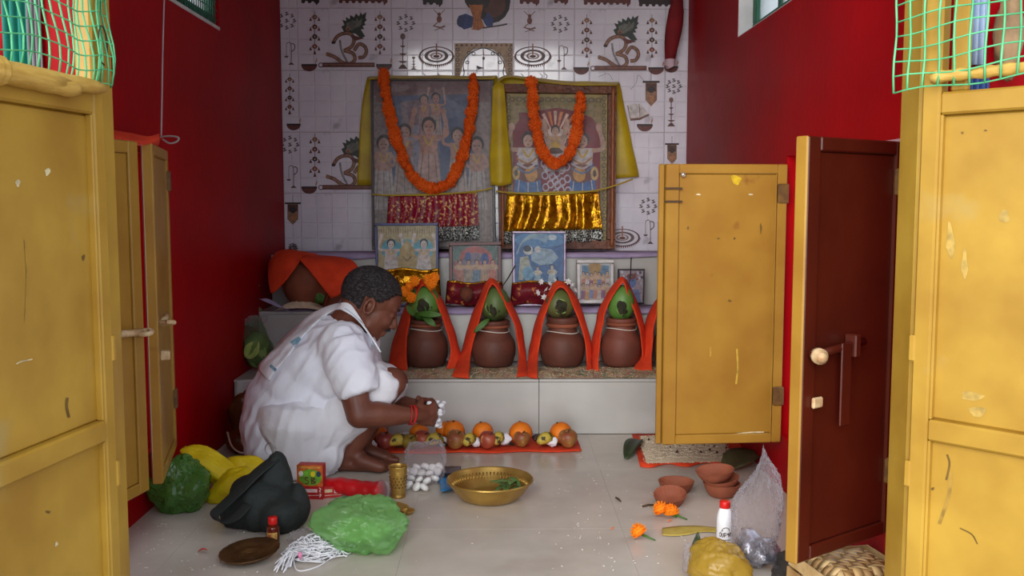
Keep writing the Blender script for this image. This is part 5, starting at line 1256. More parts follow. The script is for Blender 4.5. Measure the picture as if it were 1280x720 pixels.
# tumbler
c = onz(498, 621, 0); k = mpp(c.y); tm = thing('brass_tumbler', c, 'polished brass tumbler with engraved dotted band beside red cloth', 'tumbler')
h = 40*k; MB().lathe(spl2([(9.2*k, 0), (9.4*k, h*.06), (9.0*k, h*.12), (10*k, h*.5), (11.3*k, h*.85), (12.0*k, h), (11.6*k, h*1.005), (11.0*k, h*.9), (8.6*k, h*.15), (.001, h*.1)]), c, 32).build('cup', M_brass, tm, True)
for z_, r_ in ((.10, 9.4), (.30, 9.7), (.78, 11.2), (.84, 11.4)): MB().lathe([(r_*k, h*z_-.001), ((r_+.5)*k, h*z_), (r_*k, h*z_+.001)], c, 32, cap=False).build('engraved_ring', M_brass, tm, True)
dots = MB()
for j in range(4):
    for i in range(14):
        t = 2*math.pi*(i+.5*(j % 2))/14; z_ = .36+.10*j; rr = (9.9+1.0*(z_-.36)/.3)*k; d = V(math.cos(t), math.sin(t), 0); dots.ball(c+d*rr+V(0, 0, h*z_), (.0022, .0022, .003), 6, 5)
tag(dots.build('engraved_dots', M_brassdk, tm, True), kind='stuff')
# fluted tray and little dish half under the green bag
c = onz(482, 640, .006); k = mpp(c.y); tr = thing('brass_tray', V(c.x, c.y, 0), 'small brass tray with fluted rim half under the green bag', 'tray')
MB().lathe([(26*k, .001), (30*k, .012), (31*k, .016), (29.5*k, .016), (25*k, .004), (.001, .004)], V(c.x, c.y, 0), 48, None, lambda a, r_, z: 1+.018*math.cos(a*36)*(z > .008)).build('dish', M_brass, tr, True)
c = onz(510, 643, 0); tagged(MB().lathe(spl2([(.010, 0), (.018, .008), (.021, .013), (.019, .013), (.012, .004), (.001, .003)]), c, 22), 'brass_cup', M_brass, 'tiny brass cup beside the fluted tray', 'cup')
# embossed plate by the door
c = onz(313, 699, 0); k = mpp(c.y); pl = thing('embossed_plate', c, 'dark bronze embossed plate with fluted rim on the floor', 'plate'); Rp = rotm(math.radians(4), math.radians(-5), 0)
MB().lathe([(24*k, .001), (30*k, .006), (38*k, .017), (38.6*k, .020), (37*k, .020), (30*k, .010), (24*k, .006), (.001, .006)], c+V(0, 0, .006), 64, Rp, lambda a, r_, z: 1+.012*math.cos(a*44)*(z > .007)).build('dish', M_brassdk, pl, True)
for r_ in (8, 13, 18): MB().tube([c+V(0, 0, .006)+Rp @ V(r_*k*math.cos(t), r_*k*math.sin(t), .0065) for t in [i*math.pi/16 for i in range(33)]], .0011, 5).build('embossed_ring', M_brassdk, pl, True)
# oil bottle
M_syrup = mat('amber_red_glass', C(96, 30, 14), C(70, 18, 8), scale=8, rough=.1, coat=.6); M_redcap = mat('red_plastic_cap', C(196, 24, 20), rough=.4)
c = onz(341.5, 678, 0); k = mpp(c.y); bo = thing('oil_bottle', c, 'tiny amber bottle with red cap and yellow label before the black bag', 'bottle')
MB().lathe(spl2([(7.6*k, 0), (8.2*k, .002), (8.2*k, 19*k), (7.6*k, 21.5*k), (4.4*k, 24*k), (4.2*k, 26*k)]), c, 22).build('glass_body', M_syrup, bo, True)
MB().lathe([(5.6*k, 24.5*k), (5.9*k, 25*k), (5.9*k, 33*k), (5.4*k, 33.8*k), (.001, 33.9*k)], c, 22, None, lambda a, r_, z: 1+.02*math.cos(a*18)).build('cap', M_redcap, bo, True)
lab = MB(); P = [[c+V(8.35*k*math.sin(t), -8.35*k*math.cos(t), z_*k) for t in [-.9+1.8*i/10 for i in range(11)]] for z_ in (5, 15)]; lab.grid(P); lb = lab.build('label', mat('yellow_label', C(206, 166, 84), C(170, 110, 60), scale=120, rough=.6), bo, True)
def lput(u, v, l): return c+V((8.4*k+l)*math.sin(u), -(8.4*k+l)*math.cos(u), v*k)
a = Art(lput); a.rect(-.6, 8, -.1, 13, (150, 60, 40)); 
for j in range(3): a.line([(.0, 12.5-j*2), (.65, 12.5-j*2)], .7, (110, 60, 40), False)
a.mb.build('label_print', a.mats, lb, fixn=False)

# ---- bags and bundles
def heap(balls, voxel, sm, amp, axis=V(0, 0, 1), f1=14, f2=4, seed=1.0, floor=.003):
    mb = MB()
    for (x, y, Y, rx, ry, rz) in balls: k_ = mpp(Y); mb.ball(at(x, y, Y), (rx*k_, ry*k_, rz*k_), 18, 12)
    for v in mb.v: v.z = max(v.z, floor-.02)
    r_ = folds(remesh(mb, voxel, sm, .5), amp, axis, f1, f2, seed, floor); return r_
M_blackbag = mat('black_green_cloth', C(34, 40, 38), C(26, 31, 30), scale=9, rough=.75, bump=.25, bscale=90)
yb_ = onz(330, 660).y
bb = thing('cloth_bag', V(onz(330, 660).x, yb_, 0), 'black cloth shoulder bag slumped on the floor with its strap aside', 'bag')
heap([(330, 632, yb_+.02, 44, 34, 34), (352, 640, yb_, 32, 34, 26), (305, 640, yb_+.02, 32, 28, 24), (345, 606, yb_+.05, 22, 22, 30), (346, 584, yb_+.06, 11, 14, 18), (372, 628, yb_+.02, 14, 20, 30), (318, 618, yb_+.04, 30, 22, 24)], .006, 9, .009, V(.35, .1, 1).normalized(), 9, 3.0, 3.0).build('bag_body', M_blackbag, bb, True)
P = [[at(x-5, y-2, Y+.015), at(x, y, Y), at(x+5, y+3, Y-.012)] for x, y, Y in ((345, 572, yb_+.05), (322, 590, yb_+.0), (300, 612, yb_-.03), (279, 632, yb_-.04), (268, 643, yb_-.05), (276, 652, yb_-.07), (294, 646, yb_-.07), (310, 630, yb_-.06))]
MB().grid(loft(P, 4, 6)).build('strap', M_blackbag, bb, True, thick=.004)
mb = MB(); MB().tube([at(338+6.5*math.cos(t), 561+7*math.sin(t), yb_+.055) for t in [i*math.pi/10 for i in range(21)]], .0016, 5).build('wire_ring', mat('steel_wire', C(150, 150, 150), rough=.3, metal=.9), bb, True)
M_yelbag = mat('yellow_nonwoven', C(224, 196, 8), C(208, 176, 4), scale=10, rough=.6, bump=.15, bscale=150)
yy = onz(270, 632).y+.10
yb = thing('yellow_bag', V(onz(275, 640).x, yy, 0), 'bright yellow non-woven bag crumpled behind the black bag', 'bag')
k = mpp(yy)
for cx_, cy_, Y_, rx_, ry_, rz_, sl, sd_ in ((264, 583, yy, 40, .05, 20, .50, 51), (304, 584, yy+.05, 26, .05, 16, .05, 57), (290, 612, yy-.05, 30, .06, 26, -.35, 53)):
    crumple(at(cx_, cy_, Y_), (rx_*k, ry_, rz_*k), sd_, .22, 56, 38, 2.2, .0, .8, lambda d, p: V(p.x, p.y, p.z-sl*p.x), fine=.05).build('bag_panel', M_yelbag, yb, True)
M_grbag = film('green_plastic_bag', C(150, 206, 128), .38, .14, .8, 12, .45)
M_grbag2 = film('dark_green_plastic_bag', C(96, 150, 66), .5, .14, .5, 16, .4)
c = onz(221, 646); c.y += .06
mb = crumple(V(c.x, c.y, .075), (33*mpp(c.y), .08, .09), 4, .34, 80, 56, 2.4, .0, .9, fine=.08); tagged(mb, 'plastic_bag', M_grbag2, 'dark green plastic bag crumpled against the red wall', 'bag', fixn=True)
c = onz(447, 691); c.y += .075
mb = crumple(V(c.x, c.y, .045), (60*mpp(c.y), .12, .078), 9, .24, 96, 60, 2.6, .0, 1.6, fine=.07); tagged(mb, 'plastic_bag', M_grbag, 'pale green see-through plastic bag puffed up next to white thread', 'bag')
mb = crumple(V(c.x-.01, c.y+.01, .03), (.09, .07, .035), 12, .2, 30, 20, 3, .0); tagged(mb, 'bag_contents', mat('pale_green_sweet', C(150, 190, 120), rough=.7), 'soft green bundle inside the pale green plastic bag', 'bundle')
# red cloth roll
M_redcl = mat('red_satin', C(196, 14, 22), C(170, 8, 16), scale=9, rough=.45, bump=.2, bscale=40)
a_, b_ = onz(404, 606, .028), onz(478, 614, .025); d = b_-a_
mb = MB().tube([a_+d*t+V(0, 0, .004*math.sin(t*7)) for t in [i/14 for i in range(15)]], [.020+.012*math.sin(min(t/14*2.2, 1.57))+.002*math.sin(t*2) for t in range(15)], 18, True, .8); folds(mb, .003, d.normalized(), 24, 5, 2.0); rc = thing('red_cloth_roll', V((a_.x+b_.x)/2, (a_.y+b_.y)/2, 0), 'rolled red satin cloth in clear wrap beside the man\'s foot', 'cloth')
mb.build('cloth_roll', M_redcl, rc, True); MB().tube([b_-d*.04, b_+d*.04, b_+d*.10], [.034, .033, .026], 16, True).build('plastic_wrap', M_clear, rc, True)
# candle-sweets carton and little red box
def carton(name, p, w, dpt, h, rz, label, base, art=None):
    root = thing(name, p, label, 'carton'); R = rotm(0, 0, rz); b = MB().box(p+V(0, 0, h/2), (w, dpt, h), R, .0015).build('box', base, root)
    if art:
        def put(u, v, l): return p+R @ V((u-.5)*w, -dpt/2-.0006-l, (1-v)*h)
        a = Art(put); art(a); a.mb.build('box_print', a.mats, b, fixn=False)
    return root
def art1(a):
    a.rect(0, 0, 1, .62, (206, 98, 40)); a.rect(0, .62, 1, 1, (190, 26, 30)); a.ell(.52, .36, .44, .24, (110, 166, 50), 20); a.rect(.08, .04, .92, .10, (226, 150, 70))
    for x, c_ in ((.16, (230, 226, 210)), (.36, (120, 190, 60)), (.62, (236, 210, 40)), (.84, (44, 62, 84))): a.ell(x, .26, .09, .085, c_)
    a.line([(.44, .38), (.34, .36), (.32, .42), (.42, .47), (.43, .54), (.31, .54)], .035, (96, 50, 40)); a.line([(.56, .37), (.56, .55)], .035, (96, 50, 40), False); a.line([(.56, .37), (.70, .39), (.57, .46), (.73, .50), (.56, .55)], .035, (96, 50, 40))
    a.rect(.30, .70, .78, .80, (226, 190, 190)); a.line([(.1, .90), (.9, .88)], .02, (236, 200, 190), False); a.line([(.86, .66), (.92, .70), (.86, .76), (.92, .78)], .03, (240, 236, 230)); a.line([(.86, .84), (.92, .86), (.86, .94)], .03, (240, 236, 230))
p = onz(386, 628); carton('sweets_carton', p+V(0, .05, 0), 34*mpp(p.y), .035, 45*mpp(p.y), -.1, 'orange and green printed carton standing beside the black bag', mat('carton_red', C(170, 30, 28), rough=.5), art1)
def art2(a): a.rect(.55, .15, .85, .6, (224, 220, 214)); a.rect(.05, .2, .45, .5, (226, 196, 160)); a.line([(.05, .75), (.95, .75)], .06, (226, 180, 160), False)
p = onz(413, 624); carton('red_matchbox', p+V(0, .04, 0), 24*mpp(p.y), .05, .035, .25, 'small red and white box in front of the red cloth roll', mat('box_red', C(178, 34, 32), rough=.5), art2)
tagged(MB().grid(leaf_blade(onz(402, 610, .02), onz(404, 596, .055), .014, V(-.3, -1, .1).normalized(), .1)), 'folded_paper', mat('mustard_paper', C(196, 160, 70), rough=.7), 'mustard yellow folded paper beside the printed carton', 'paper', thick=.001)
# bag of white sweets
M_sweet = mat('white_sugar_sweet', C(226, 224, 222), rough=.8, bump=.1, bscale=80)
sw0 = MB(); sw0.lathe(spl2([(.001, -.55), (.7, -.5), (1, -.1), (.95, .25), (.6, .55), (.001, .62)]), (0, 0, 0), 12); ME_s = sw0.mesh('sugar_sweet', M_sweet, True)
for k_, (x, y) in enumerate([(511, 606), (521, 608), (530, 609), (514, 598), (524, 600), (534, 601), (543, 598), (517, 590), (527, 591), (537, 592), (546, 590), (521, 584), (532, 584), (541, 585), (549, 584), (510, 589), (508, 597)]):
    p, r_ = rest(x, y, 6.2, [.0, .0, .0, .006, .006, .006, .006, .014, .014, .014, .014, .022, .022, .022, .022, .014, .006][k_]); o = inst('sugar_sweet', ME_s, None, p+V(0, rnd(-.004, .004), 0), (rnd(-.8, .8), rnd(-.8, .8), rnd(0, 6)), r_*rnd(.92, 1.08)); tag(o, 'round white sugar sweet in the clear bag by the tumbler', 'sweet', 'sugar sweets in the clear bag')
c = onz(530, 606); mb = crumple(V(c.x, c.y+.03, .055), (27*mpp(c.y), .055, .080), 6, .22, 50, 34, 2.5, .0, .9, lambda d, p: V(p.x*(1+.25*max(d.z, 0)), p.y*(1-.5*max(d.z, 0)), p.z*1.1), fine=.2); tagged(mb, 'clear_bag', M_clear, 'clear plastic bag open over the white sugar sweets', 'bag')
P = [[onz(546+24*u+6*v, 594+2*u+20*v*(1-.3*u), .004+.012*math.sin(3*u+v)) for u in (0, .33, .66, 1)] for v in (0, .33, .66, 1)]
tagged(MB().grid(loft(P, 4, 4, .003, 20)), 'blue_packet', mat('blue_packet', C(50, 140, 196), C(30, 84, 140), scale=16, rough=.3), 'flat bright blue packet between the sweets and the basin', 'packet', thick=.002)
P = [[onz(548+28*u, 583+9*v, .012+.01*v*math.sin(4*u)+.006*v) for u in (0, .33, .66, 1)] for v in (0, .5, 1)]
tagged(MB().grid(loft(P, 4, 4)), 'dark_packet', mat('navy_packet', C(44, 52, 74), rough=.3), 'dark navy flat packet behind the blue packet', 'packet', thick=.002)
# bundle of white thread in a torn bag
c = onz(392, 692); M_thread = mat('white_cotton_thread', C(222, 222, 226), rough=.9)
th = thing('thread_bundle', V(c.x, c.y, 0), 'tangled bundle of white cotton thread with a pink knot', 'thread')
random.seed(5); k = mpp(c.y)
for s in range(46):
    pts = []; t0 = rnd(0, 6.28); rr = rnd(.35, 1); q = V(rnd(-.3, .3), rnd(-.3, .3), 0)
    for i in range(9):
        t = t0+i*rnd(.5, .9); x = (q.x+rr*math.cos(t))*34*k; y = (q.y+rr*math.sin(t))*.06; z_ = .006+.05*max(0, 1-(x/(38*k))**2-(y/.07)**2)*rnd(.3, 1)
        pts.append(V(c.x+x*1.0+.004, c.y+y, z_))
    MB().tube(spline(pts, 3), .0019, 4).build('thread_strand', M_thread, th, True)
for s in range(26):
    a_ = onz(374+rnd(-4, 6), 690+rnd(-6, 4), .02); b_ = onz(343+rnd(-2, 22), 716+rnd(-10, 0)-(s % 5), .004)
    MB().tube(spline([a_, (a_+b_)/2+V(0, 0, rnd(.006, .024)), b_], 4), .0019, 4).build('thread_strand', M_thread, th, True)
MB().tube(spline([onz(366, 695, .01), onz(372, 713, .003), onz(395, 709, .003), onz(412, 699, .003), onz(428, 690, .004), onz(429, 684, .004)], 5), .0019, 5).build('thread_strand', M_thread, th, True)
crumple(onz(375, 694, .026), (.006, .006, .010), 3, .3, 14, 10).build('pink_knot', mat('pink_thread', C(214, 130, 168), rough=.8), th, True)
p = onz(378, 672, .02); tagged(crumple(p, (.045, .025, .024), 14, .35, 50, 34, 2.5, .0, .9, fine=.2), 'clear_wrapper', M_clear, 'crumpled clear wrapper behind the white thread', 'wrapper')

# ---- right side of the floor
P = []
for j in range(7):
    row = []
    for i in range(31):
        u = i/30; v = j/6; a_ = onz(790+132*u, 543+2*u, .002); b_ = onz(800+140*u, 583-3*u+2.0*math.sin(u*19), .002); p = a_+(b_-a_)*v; p.z = .003+.006*abs(noise.noise(V(u*9, v*3, 4)))*(1 if (i in (0, 1, 2, 28, 29, 30) or j > 4) else .2); row.append(p)
    P.append(row)
tagged(MB().grid(P), 'offering_cloth', M_orange, 'orange cloth on the floor under the spread of rice', 'cloth', thick=.003)
M_ricew = mat('raw_rice', C(222, 204, 178), C(204, 184, 156), scale=60, rough=.9, bump=.25, bscale=320)
P = []
for j in range(13):
    row = []
    for i in range(49):
        u = i/48; v = j/12; e = max(0, 1-(2*u-1)**6)*max(0, 1-(2*v-1)**4); a_ = onz(801+105*u-4*math.sin(v*3), 545, .01); b_ = onz(808+112*u, 578-2*u, .01); p = a_+(b_-a_)*v
        p.z = .008+.016*e**.6*(.8+.4*noise.noise(V(u*8, v*6, 2))); row.append(p)
    P.append(row)
ricep = tagged(MB().grid(P), 'rice_spread', M_ricew, 'flat spread of raw rice dotted with dark cones on orange cloth', 'rice'); ricep['kind'] = 'stuff'
g_ = MB(); fl_ = [p for r_ in P for p in r_]
grains(g_, 2600, lambda: (random.choice(fl_)+V(rnd(-.008, .008), rnd(-.012, .012), .001), 0)); tag(g_.build('rice_grains', mat('rice_grain_cream', C(226, 210, 184), rough=.8), ricep), kind='stuff')
M_cone = mat('dark_dhoop_cone', C(66, 44, 40), rough=.9)
cn = MB().lathe([(1, 0), (.75, .6), (.4, 1.3), (.02, 2.0)], (0, 0, 0), 8).mesh('cone', M_cone, True)
for k_, (x, y) in enumerate([(846, 566), (850, 559), (862, 563), (866, 558), (876, 566), (887, 563), (893, 559), (896, 566), (905, 568), (908, 560), (857, 551), (872, 551), (888, 552), (914, 565), (838, 560), (811, 550), (902, 553), (880, 557)]):
    o = inst('incense_cone', cn, None, onz(x, y, .020), (rnd(-.2, .2), rnd(-.2, .2), 0), .0052*rnd(.8, 1.2)); tag(o, 'tiny dark cone pressed into the spread of rice', 'cone', 'dark cones on the rice')
P = leaf_blade(onz(783, 574, .004), onz(800, 550, .006), .03, V(0, 0, 1), .12); tagged(MB().grid(P), 'banana_leaf', M_darkleaf, 'dark green leaf tip under the corner of the rice cloth', 'leaf', thick=.0015)
P = leaf_blade(onz(905, 588, .004), onz(950, 566, .03), .05, V(-.3, -.6, 1).normalized(), .12); tagged(MB().grid(P), 'banana_leaf', mat('olive_leaf', C(92, 88, 56), C(70, 66, 42), scale=14, rough=.6), 'dull olive leaf behind the stacked clay bowls', 'leaf', thick=.0015)
# clay bowls
def bowl(c, R1, h, R=None, label='', fl=0, name='clay_bowl', m=M_clay):
    mb = MB().lathe(spl2([(R1*.55, 0), (R1*.66, .003), (R1*.86, h*.5), (R1*.98, h*.95), (R1*1.0, h), (R1*.95, h*1.0), (R1*.82, h*.55), (R1*.55, h*.2), (.001, h*.16)]), c, 36 if not fl else 64, R, (lambda a, r_, z: 1+fl*math.cos(a*22)*(z > h*.4)) if fl else None); return tagged(mb, name, m, label, 'bowl')
c = onz(900, 620, 0); k = mpp(c.y); z_ = .001
for i, (dx, R1, tl, l) in enumerate(((2, 24, (0, 0), 'clay bowl at the bottom of the stack of three'), (3, 23, (.04, .16), 'clay bowl in the middle of the stack of three'), (-6, 24.5, (.04, .12), 'clay bowl tipped on top of the stack of three'))):
    bowl(V(c.x+dx*k, c.y, z_), R1*k, .042 if i == 0 else .034, rotm(tl[0], -tl[1], 0), l); z_ += .026 if i else .024
c = onz(845, 615, 0); bowl(c, 23*mpp(c.y), .036, None, 'plain clay bowl standing behind the fluted one')
c = onz(838, 630, 0); bowl(c, 21*mpp(c.y), .036, rotm(.25, -.1, 0), 'small clay bowl with crimped rim beside the marigolds', .03)
# loose marigolds
for x, y, r_, l in ((826, 636, 11, 'plump marigold next to the crimped clay bowl'), (839, 639, 10.5, 'marigold with a green stalk next to the crimped clay bowl'), (798, 664, 11.5, 'single marigold lying alone on the bare floor')):
    p, rr = rest(x, y, r_); root = thing('marigold', p-V(0, 0, rr), l, 'flower'); inst('flower_head', ME_m2, root, p, (rnd(.3, .9), rnd(-.3, .3), rnd(0, 6)), rr*.95)
    MB().tube([p+V(.01, .01, -rr*.5), p+V(.03, .0, -rr*.75), p+V(.045, -.01, -rr*.9)], [.0045, .003, .002], 6).build('stalk', M_leaf, root, True)
for x0, y0, x1, y1, l in ((803, 633, 817, 631, 'short dark twig next to the crimped clay bowl'), (770, 622, 776, 627, 'short dark twig on the bare floor')):
    a_, b_ = onz(x0, y0, .004), onz(x1, y1, .004); tagged(MB().tube([a_, (a_+b_)/2+V(0, 0, .002), b_], [.003, .0035, .002], 6), 'twig', M_stem, l, 'twig')
P = [[onz(828+68*u, 660-3*math.sin(3*u)+(9+3*math.sin(u*5))*v, .003+.005*abs(noise.noise(V(u*8, v*3, 2)))) for u in [i/8 for i in range(9)]] for v in (0, .5, 1)]
tagged(MB().grid(loft(P, 3, 3)), 'yellow_tissue', mat('yellow_tissue', C(190, 168, 84), C(170, 146, 60), scale=30, rough=.7), 'strip of crumpled yellow tissue behind the white bottle', 'tissue', thick=.001)
# white bottle with red cap
M_wbot = mat('white_bottle_plastic', C(228, 228, 232), rough=.35)
c = onz(905, 690, 0); k = mpp(c.y); bt = thing('plastic_bottle', c, 'white plastic bottle with red cap and printed lettering', 'bottle'); hh = 68*k
MB().lathe(spl2([(9.5*k, 0), (10.2*k, .003), (10.2*k, hh*.45), (10.0*k, hh*.66), (8.2*k, hh*.80), (6.0*k, hh*.86), (5.6*k, hh*.89)]), c, 26).build('bottle_body', M_wbot, bt, True)
MB().lathe([(6.6*k, hh*.865), (6.9*k, hh*.87), (6.7*k, hh*.985), (6.2*k, hh), (.001, hh)], c, 24, None, lambda a, r_, z: 1+.015*math.cos(a*20)).build('cap', M_redcap, bt, True)
def bput(u, v, l): t = u/10.2; return c+V((10.3*k+l)*math.sin(t), -(10.3*k+l)*math.cos(t), v*hh)
a = Art(bput, .0003); INK = (70, 40, 40)
a.line([(-5, .44), (-3.5, .50), (0, .52), (3.5, .50), (5, .45)], .9, INK); a.line([(-5, .44), (-4, .47), (-2.8, .46)], .7, INK)
a.mb.f and None
for j, (x, pts) in enumerate(((-8, [(0, .38), (1.5, .43), (2.6, .38), (1.4, .34), (0, .36)]), (-4.6, [(0, .42), (.2, .34), (1.8, .35), (2, .42)]), (-1.6, [(0, .34), (0, .42), (1.6, .41), (1.6, .37), (.2, .37)]), (1.4, [(0, .42), (1, .38), (2, .42), (2, .34)]), (4.4, [(0, .35), (.4, .42), (2.2, .41), (1.2, .37), (2.4, .34)]))):
    a.line([(x+u_, v_) for u_, v_ in pts], .8, INK)
# vertical strokes use the same unit on both axes: keep line widths small in v
for j in range(3):
    for i in range(6-j): a.rect(-6+i*2.1+j, .29-j*.055, -6+i*2.1+1.4+j, .265-j*.055, INK)
a.mb = MB(); a.mats = []; a.ix = {}; a.k = 0
S_ = 68.0
def bput2(u, v, l): return bput(u, v/S_, l)
a = Art(bput2, .0003)
a.line([(-6, 30), (-4.5, 33.5), (-1, 35.5), (2.5, 34.5), (4.5, 31)], .9, INK); a.line([(-6, 30), (-5, 31.6), (-4, 31)], .7, INK)
for x, pts in ((-9, [(0, 26), (1.5, 29), (2.6, 26), (1.4, 23), (0, 25)]), (-5.4, [(0, 28.5), (.2, 23.4), (1.8, 24), (2, 28.5)]), (-2.2, [(0, 23.2), (0, 28.6), (1.6, 28), (1.6, 25.4), (.2, 25.2)]), (1.0, [(0, 28.5), (1, 26), (2, 28.5), (2, 23.2)]), (4.2, [(0, 24), (.4, 28.6), (2.2, 28), (1.2, 25.4), (2.4, 23.3)])):
    a.line([(x+u_, v_) for u_, v_ in pts], .9, INK)
for j in range(3):
    for i in range(6-j): a.rect(-6+i*2.1+j, 20-j*4, -4.7+i*2.1+j, 18.4-j*4, INK)
a.mb.build('lettering', a.mats, bt, fixn=False)
# standing clear bag
c = onz(952, 716, 0); k = mpp(c.y)
def tall(d, p):
    z_ = d.z; f_ = 1.0 if z_ < .1 else max(.10, 1-.95*((z_-.1)/.9)**1.5)
    tw = 1+.10*math.sin(7*math.atan2(d.y, d.x))*max(0, z_)
    return V(p.x*f_*tw+.010*max(z_, 0), p.y*f_*tw, p.z)
mb = crumple(V(c.x, c.y+.05, 74*k), (34*k, .075, 73*k), 8, .12, 110, 80, 2.6, .0, 1.0, tall, fine=.20); tagged(mb, 'clear_bag', M_clear, 'tall clear plastic bag with twisted top standing beside the shutter', 'bag')
mb = crumple(V(c.x, c.y+.045, .042), (.06, .05, .045), 17, .4, 24, 16, 2.8, .0); tagged(mb, 'foil_packet', mat('silver_foil', C(190, 190, 200), C(96, 96, 110), scale=30, rough=.25, metal=.7, bump=.6, bscale=40), 'crumpled silver foil packet inside the tall clear bag', 'packet')
# amber bag with white contents
c = onz(898, 735, 0); M_amber = film('amber_plastic_bag', C(196, 160, 60), .62, .2, .4, 18, .3)
mb = crumple(V(c.x, c.y+.02, .050), (37*mpp(c.y), .07, .062), 23, .22, 70, 46, 2.4, .0, .8, fine=.10); tagged(mb, 'amber_bag', M_amber, 'amber plastic bag on the floor in front of the white bottle', 'bag')
mb = crumple(V(c.x-.055, c.y+.05, .045), (.022, .03, .05), 27, .4, 26, 18, 3, .0); tagged(mb, 'white_wrapper', M_clear, 'white crinkled wrapper behind the amber bag', 'wrapper')
p = onz(872, 690, .07); tagged(MB().grid(leaf_blade(p+V(-.01, .02, -.06), p+V(.0, .0, .05), .014, V(0, -1, 0), .05)), 'leaf_sprig', M_darkleaf, 'dark leaf tip sticking out behind the amber bag', 'leaf', thick=.001)
c = onz(1002, 735, 0); mb = crumple(V(c.x, c.y+.02, .035), (.065, .07, .045), 33, .3, 40, 26, 2.6, .0, .9); tagged(mb, 'grey_bag', film('smoky_plastic_bag', C(70, 68, 66), .45, .15, .6, 22, .4), 'dark smoky plastic bag beside the woven basket', 'bag')
# plaited basket, upturned
M_cane = mat('split_bamboo', C(200, 172, 124), C(174, 140, 90), scale=18, rough=.6, bump=.3, bscale=60); M_cane2 = mat('split_bamboo_dark', C(176, 142, 94), C(146, 110, 66), scale=18, rough=.6)
c = V(.79, 2.09, 0); bk = thing('woven_basket', c, 'upturned plaited bamboo basket under the shade-coloured brown shutter', 'basket')
LX, LY, HB = .105, .10, .115; Rb = rotm(0, 0, .2)
def dome(u, v): return HB*(1-max(0, abs(u)-.55)**2*3.2-max(0, abs(v)-.55)**2*3.2)-(.055 if abs(u) > .98 or abs(v) > .98 else 0)
def plait(n_, along_u):
    for i in range(n_):
        w0 = -1+2*(i+.06)/n_; w1 = -1+2*(i+.94)/n_; P = [[], []]
        for q_ in range(41):
            t = -1+2*q_/40; lift = .0022*math.cos(math.pi*((t+1)/2*n_+i+(0 if along_u else 1)))
            for s_, w_ in ((0, w0), (1, w1)):
                u, v = (t, w_) if along_u else (w_, t); ed = max(abs(u), abs(v)); P[s_].append(c+Rb @ V(u*LX*(1+.08*(ed > .97)), v*LY*(1+.08*(ed > .97)), max(.004, dome(u, v)+lift)))
        MB().grid(P).build('cane_strip', M_cane if (i+along_u) % 2 else M_cane2, bk, True, thick=.0018)
plait(9, 1); plait(9, 0)
for s_, (ax_, ay_) in enumerate(((1, 0), (-1, 0), (0, 1), (0, -1))):
    for k_ in range(3):
        z0_, z1_ = .004+k_*.036, .004+k_*.036+.031; o_ = 1.03-.03*k_
        if ax_: q_ = [V(ax_*LX*o_, -LY*o_, z0_), V(ax_*LX*o_, LY*o_, z0_), V(ax_*LX*(o_-.02), LY*o_, z1_), V(ax_*LX*(o_-.02), -LY*o_, z1_)]
        else: q_ = [V(-LX*o_, ay_*LY*o_, z0_), V(LX*o_, ay_*LY*o_, z0_), V(LX*o_, ay_*LY*(o_-.02), z1_), V(-LX*o_, ay_*LY*(o_-.02), z1_)]
        MB().add([c+Rb @ p_ for p_ in q_], [(0, 1, 2, 3)]).build('side_strip', M_cane2 if k_ % 2 else M_cane, bk, False, thick=.0018)

# ---- left of the altar
# tilted clay pot under an orange cloth
c = at(388, 352, 4.22); k = mpp(4.22); Rt = Matrix.Rotation(math.radians(118), 3, 'Y') @ Matrix.Rotation(math.radians(14), 3, 'X')
pot = thing('clay_pot', V(c.x, c.y, S2Z), 'large plain clay pot lying on its side under orange cloth', 'pot')
MB().lathe(spl2([(.001, -.118), (.06, -.108), (.106, -.06), (.122, 0), (.108, .055), (.072, .085), (.060, .10), (.064, .115), (.078, .128), (.074, .130), (.055, .11), (.05, .08)]), V(c.x, c.y, S2Z+.120), 36, Rt).build('pot_body', M_clay, pot, True)
CL = [[(338, 366, 4.10), (352, 352, 4.07), (368, 336, 4.055), (378, 324, 4.07)], [(334, 348, 4.15), (345, 330, 4.14), (362, 318, 4.14), (380, 320, 4.13)], [(337, 326, 4.22), (350, 315, 4.22), (372, 312, 4.22), (392, 318, 4.20)]]
o1 = cloth('orange_cloth', [[(339, 367, 4.09), (345, 364, 4.08), (358, 349, 4.065), (374, 326, 4.09)], [(335, 349, 4.12), (343, 338, 4.11), (358, 328, 4.10), (376, 322, 4.12)], [(336, 328, 4.2), (345, 317, 4.2), (362, 314, 4.18), (382, 319, 4.16)], [(346, 315, 4.3), (360, 312, 4.3), (376, 314, 4.28), (396, 318, 4.24)]], M_orange, '', nu=6, nv=6, thick=.004, wob=.004, seed=3, parent=None)
o1.name = 'orange_cloth'; tag(o1, 'orange cloth flap over the near side of the lying clay pot', 'cloth')
o2 = cloth('orange_cloth', [[(374, 323, 4.09), (388, 340, 4.06), (402, 358, 4.05), (413, 373, 4.05)], [(380, 320, 4.13), (398, 332, 4.09), (414, 350, 4.06), (427, 366, 4.05)], [(384, 319, 4.18), (410, 326, 4.13), (428, 338, 4.10), (440, 352, 4.08)], [(392, 319, 4.26), (420, 321, 4.22), (440, 325, 4.18), (450, 338, 4.14)]], M_orange, 'orange cloth flap spread over the far side of the lying clay pot', nu=6, nv=6, thick=.004, wob=.005, seed=6)
P = [[V(-.98+.42*u, 4.16+.19*v, S2Z+.0035+.05*max(0, .14-u)*v*0+.012*abs(noise.noise(V(u*7, v*3, 8)))) for u in [i/12 for i in range(13)]] for v in (0, .33, .66, 1)]
P[0] = [p+V(0, -.03, -.002+.0*i) for i, p in enumerate(P[0])]
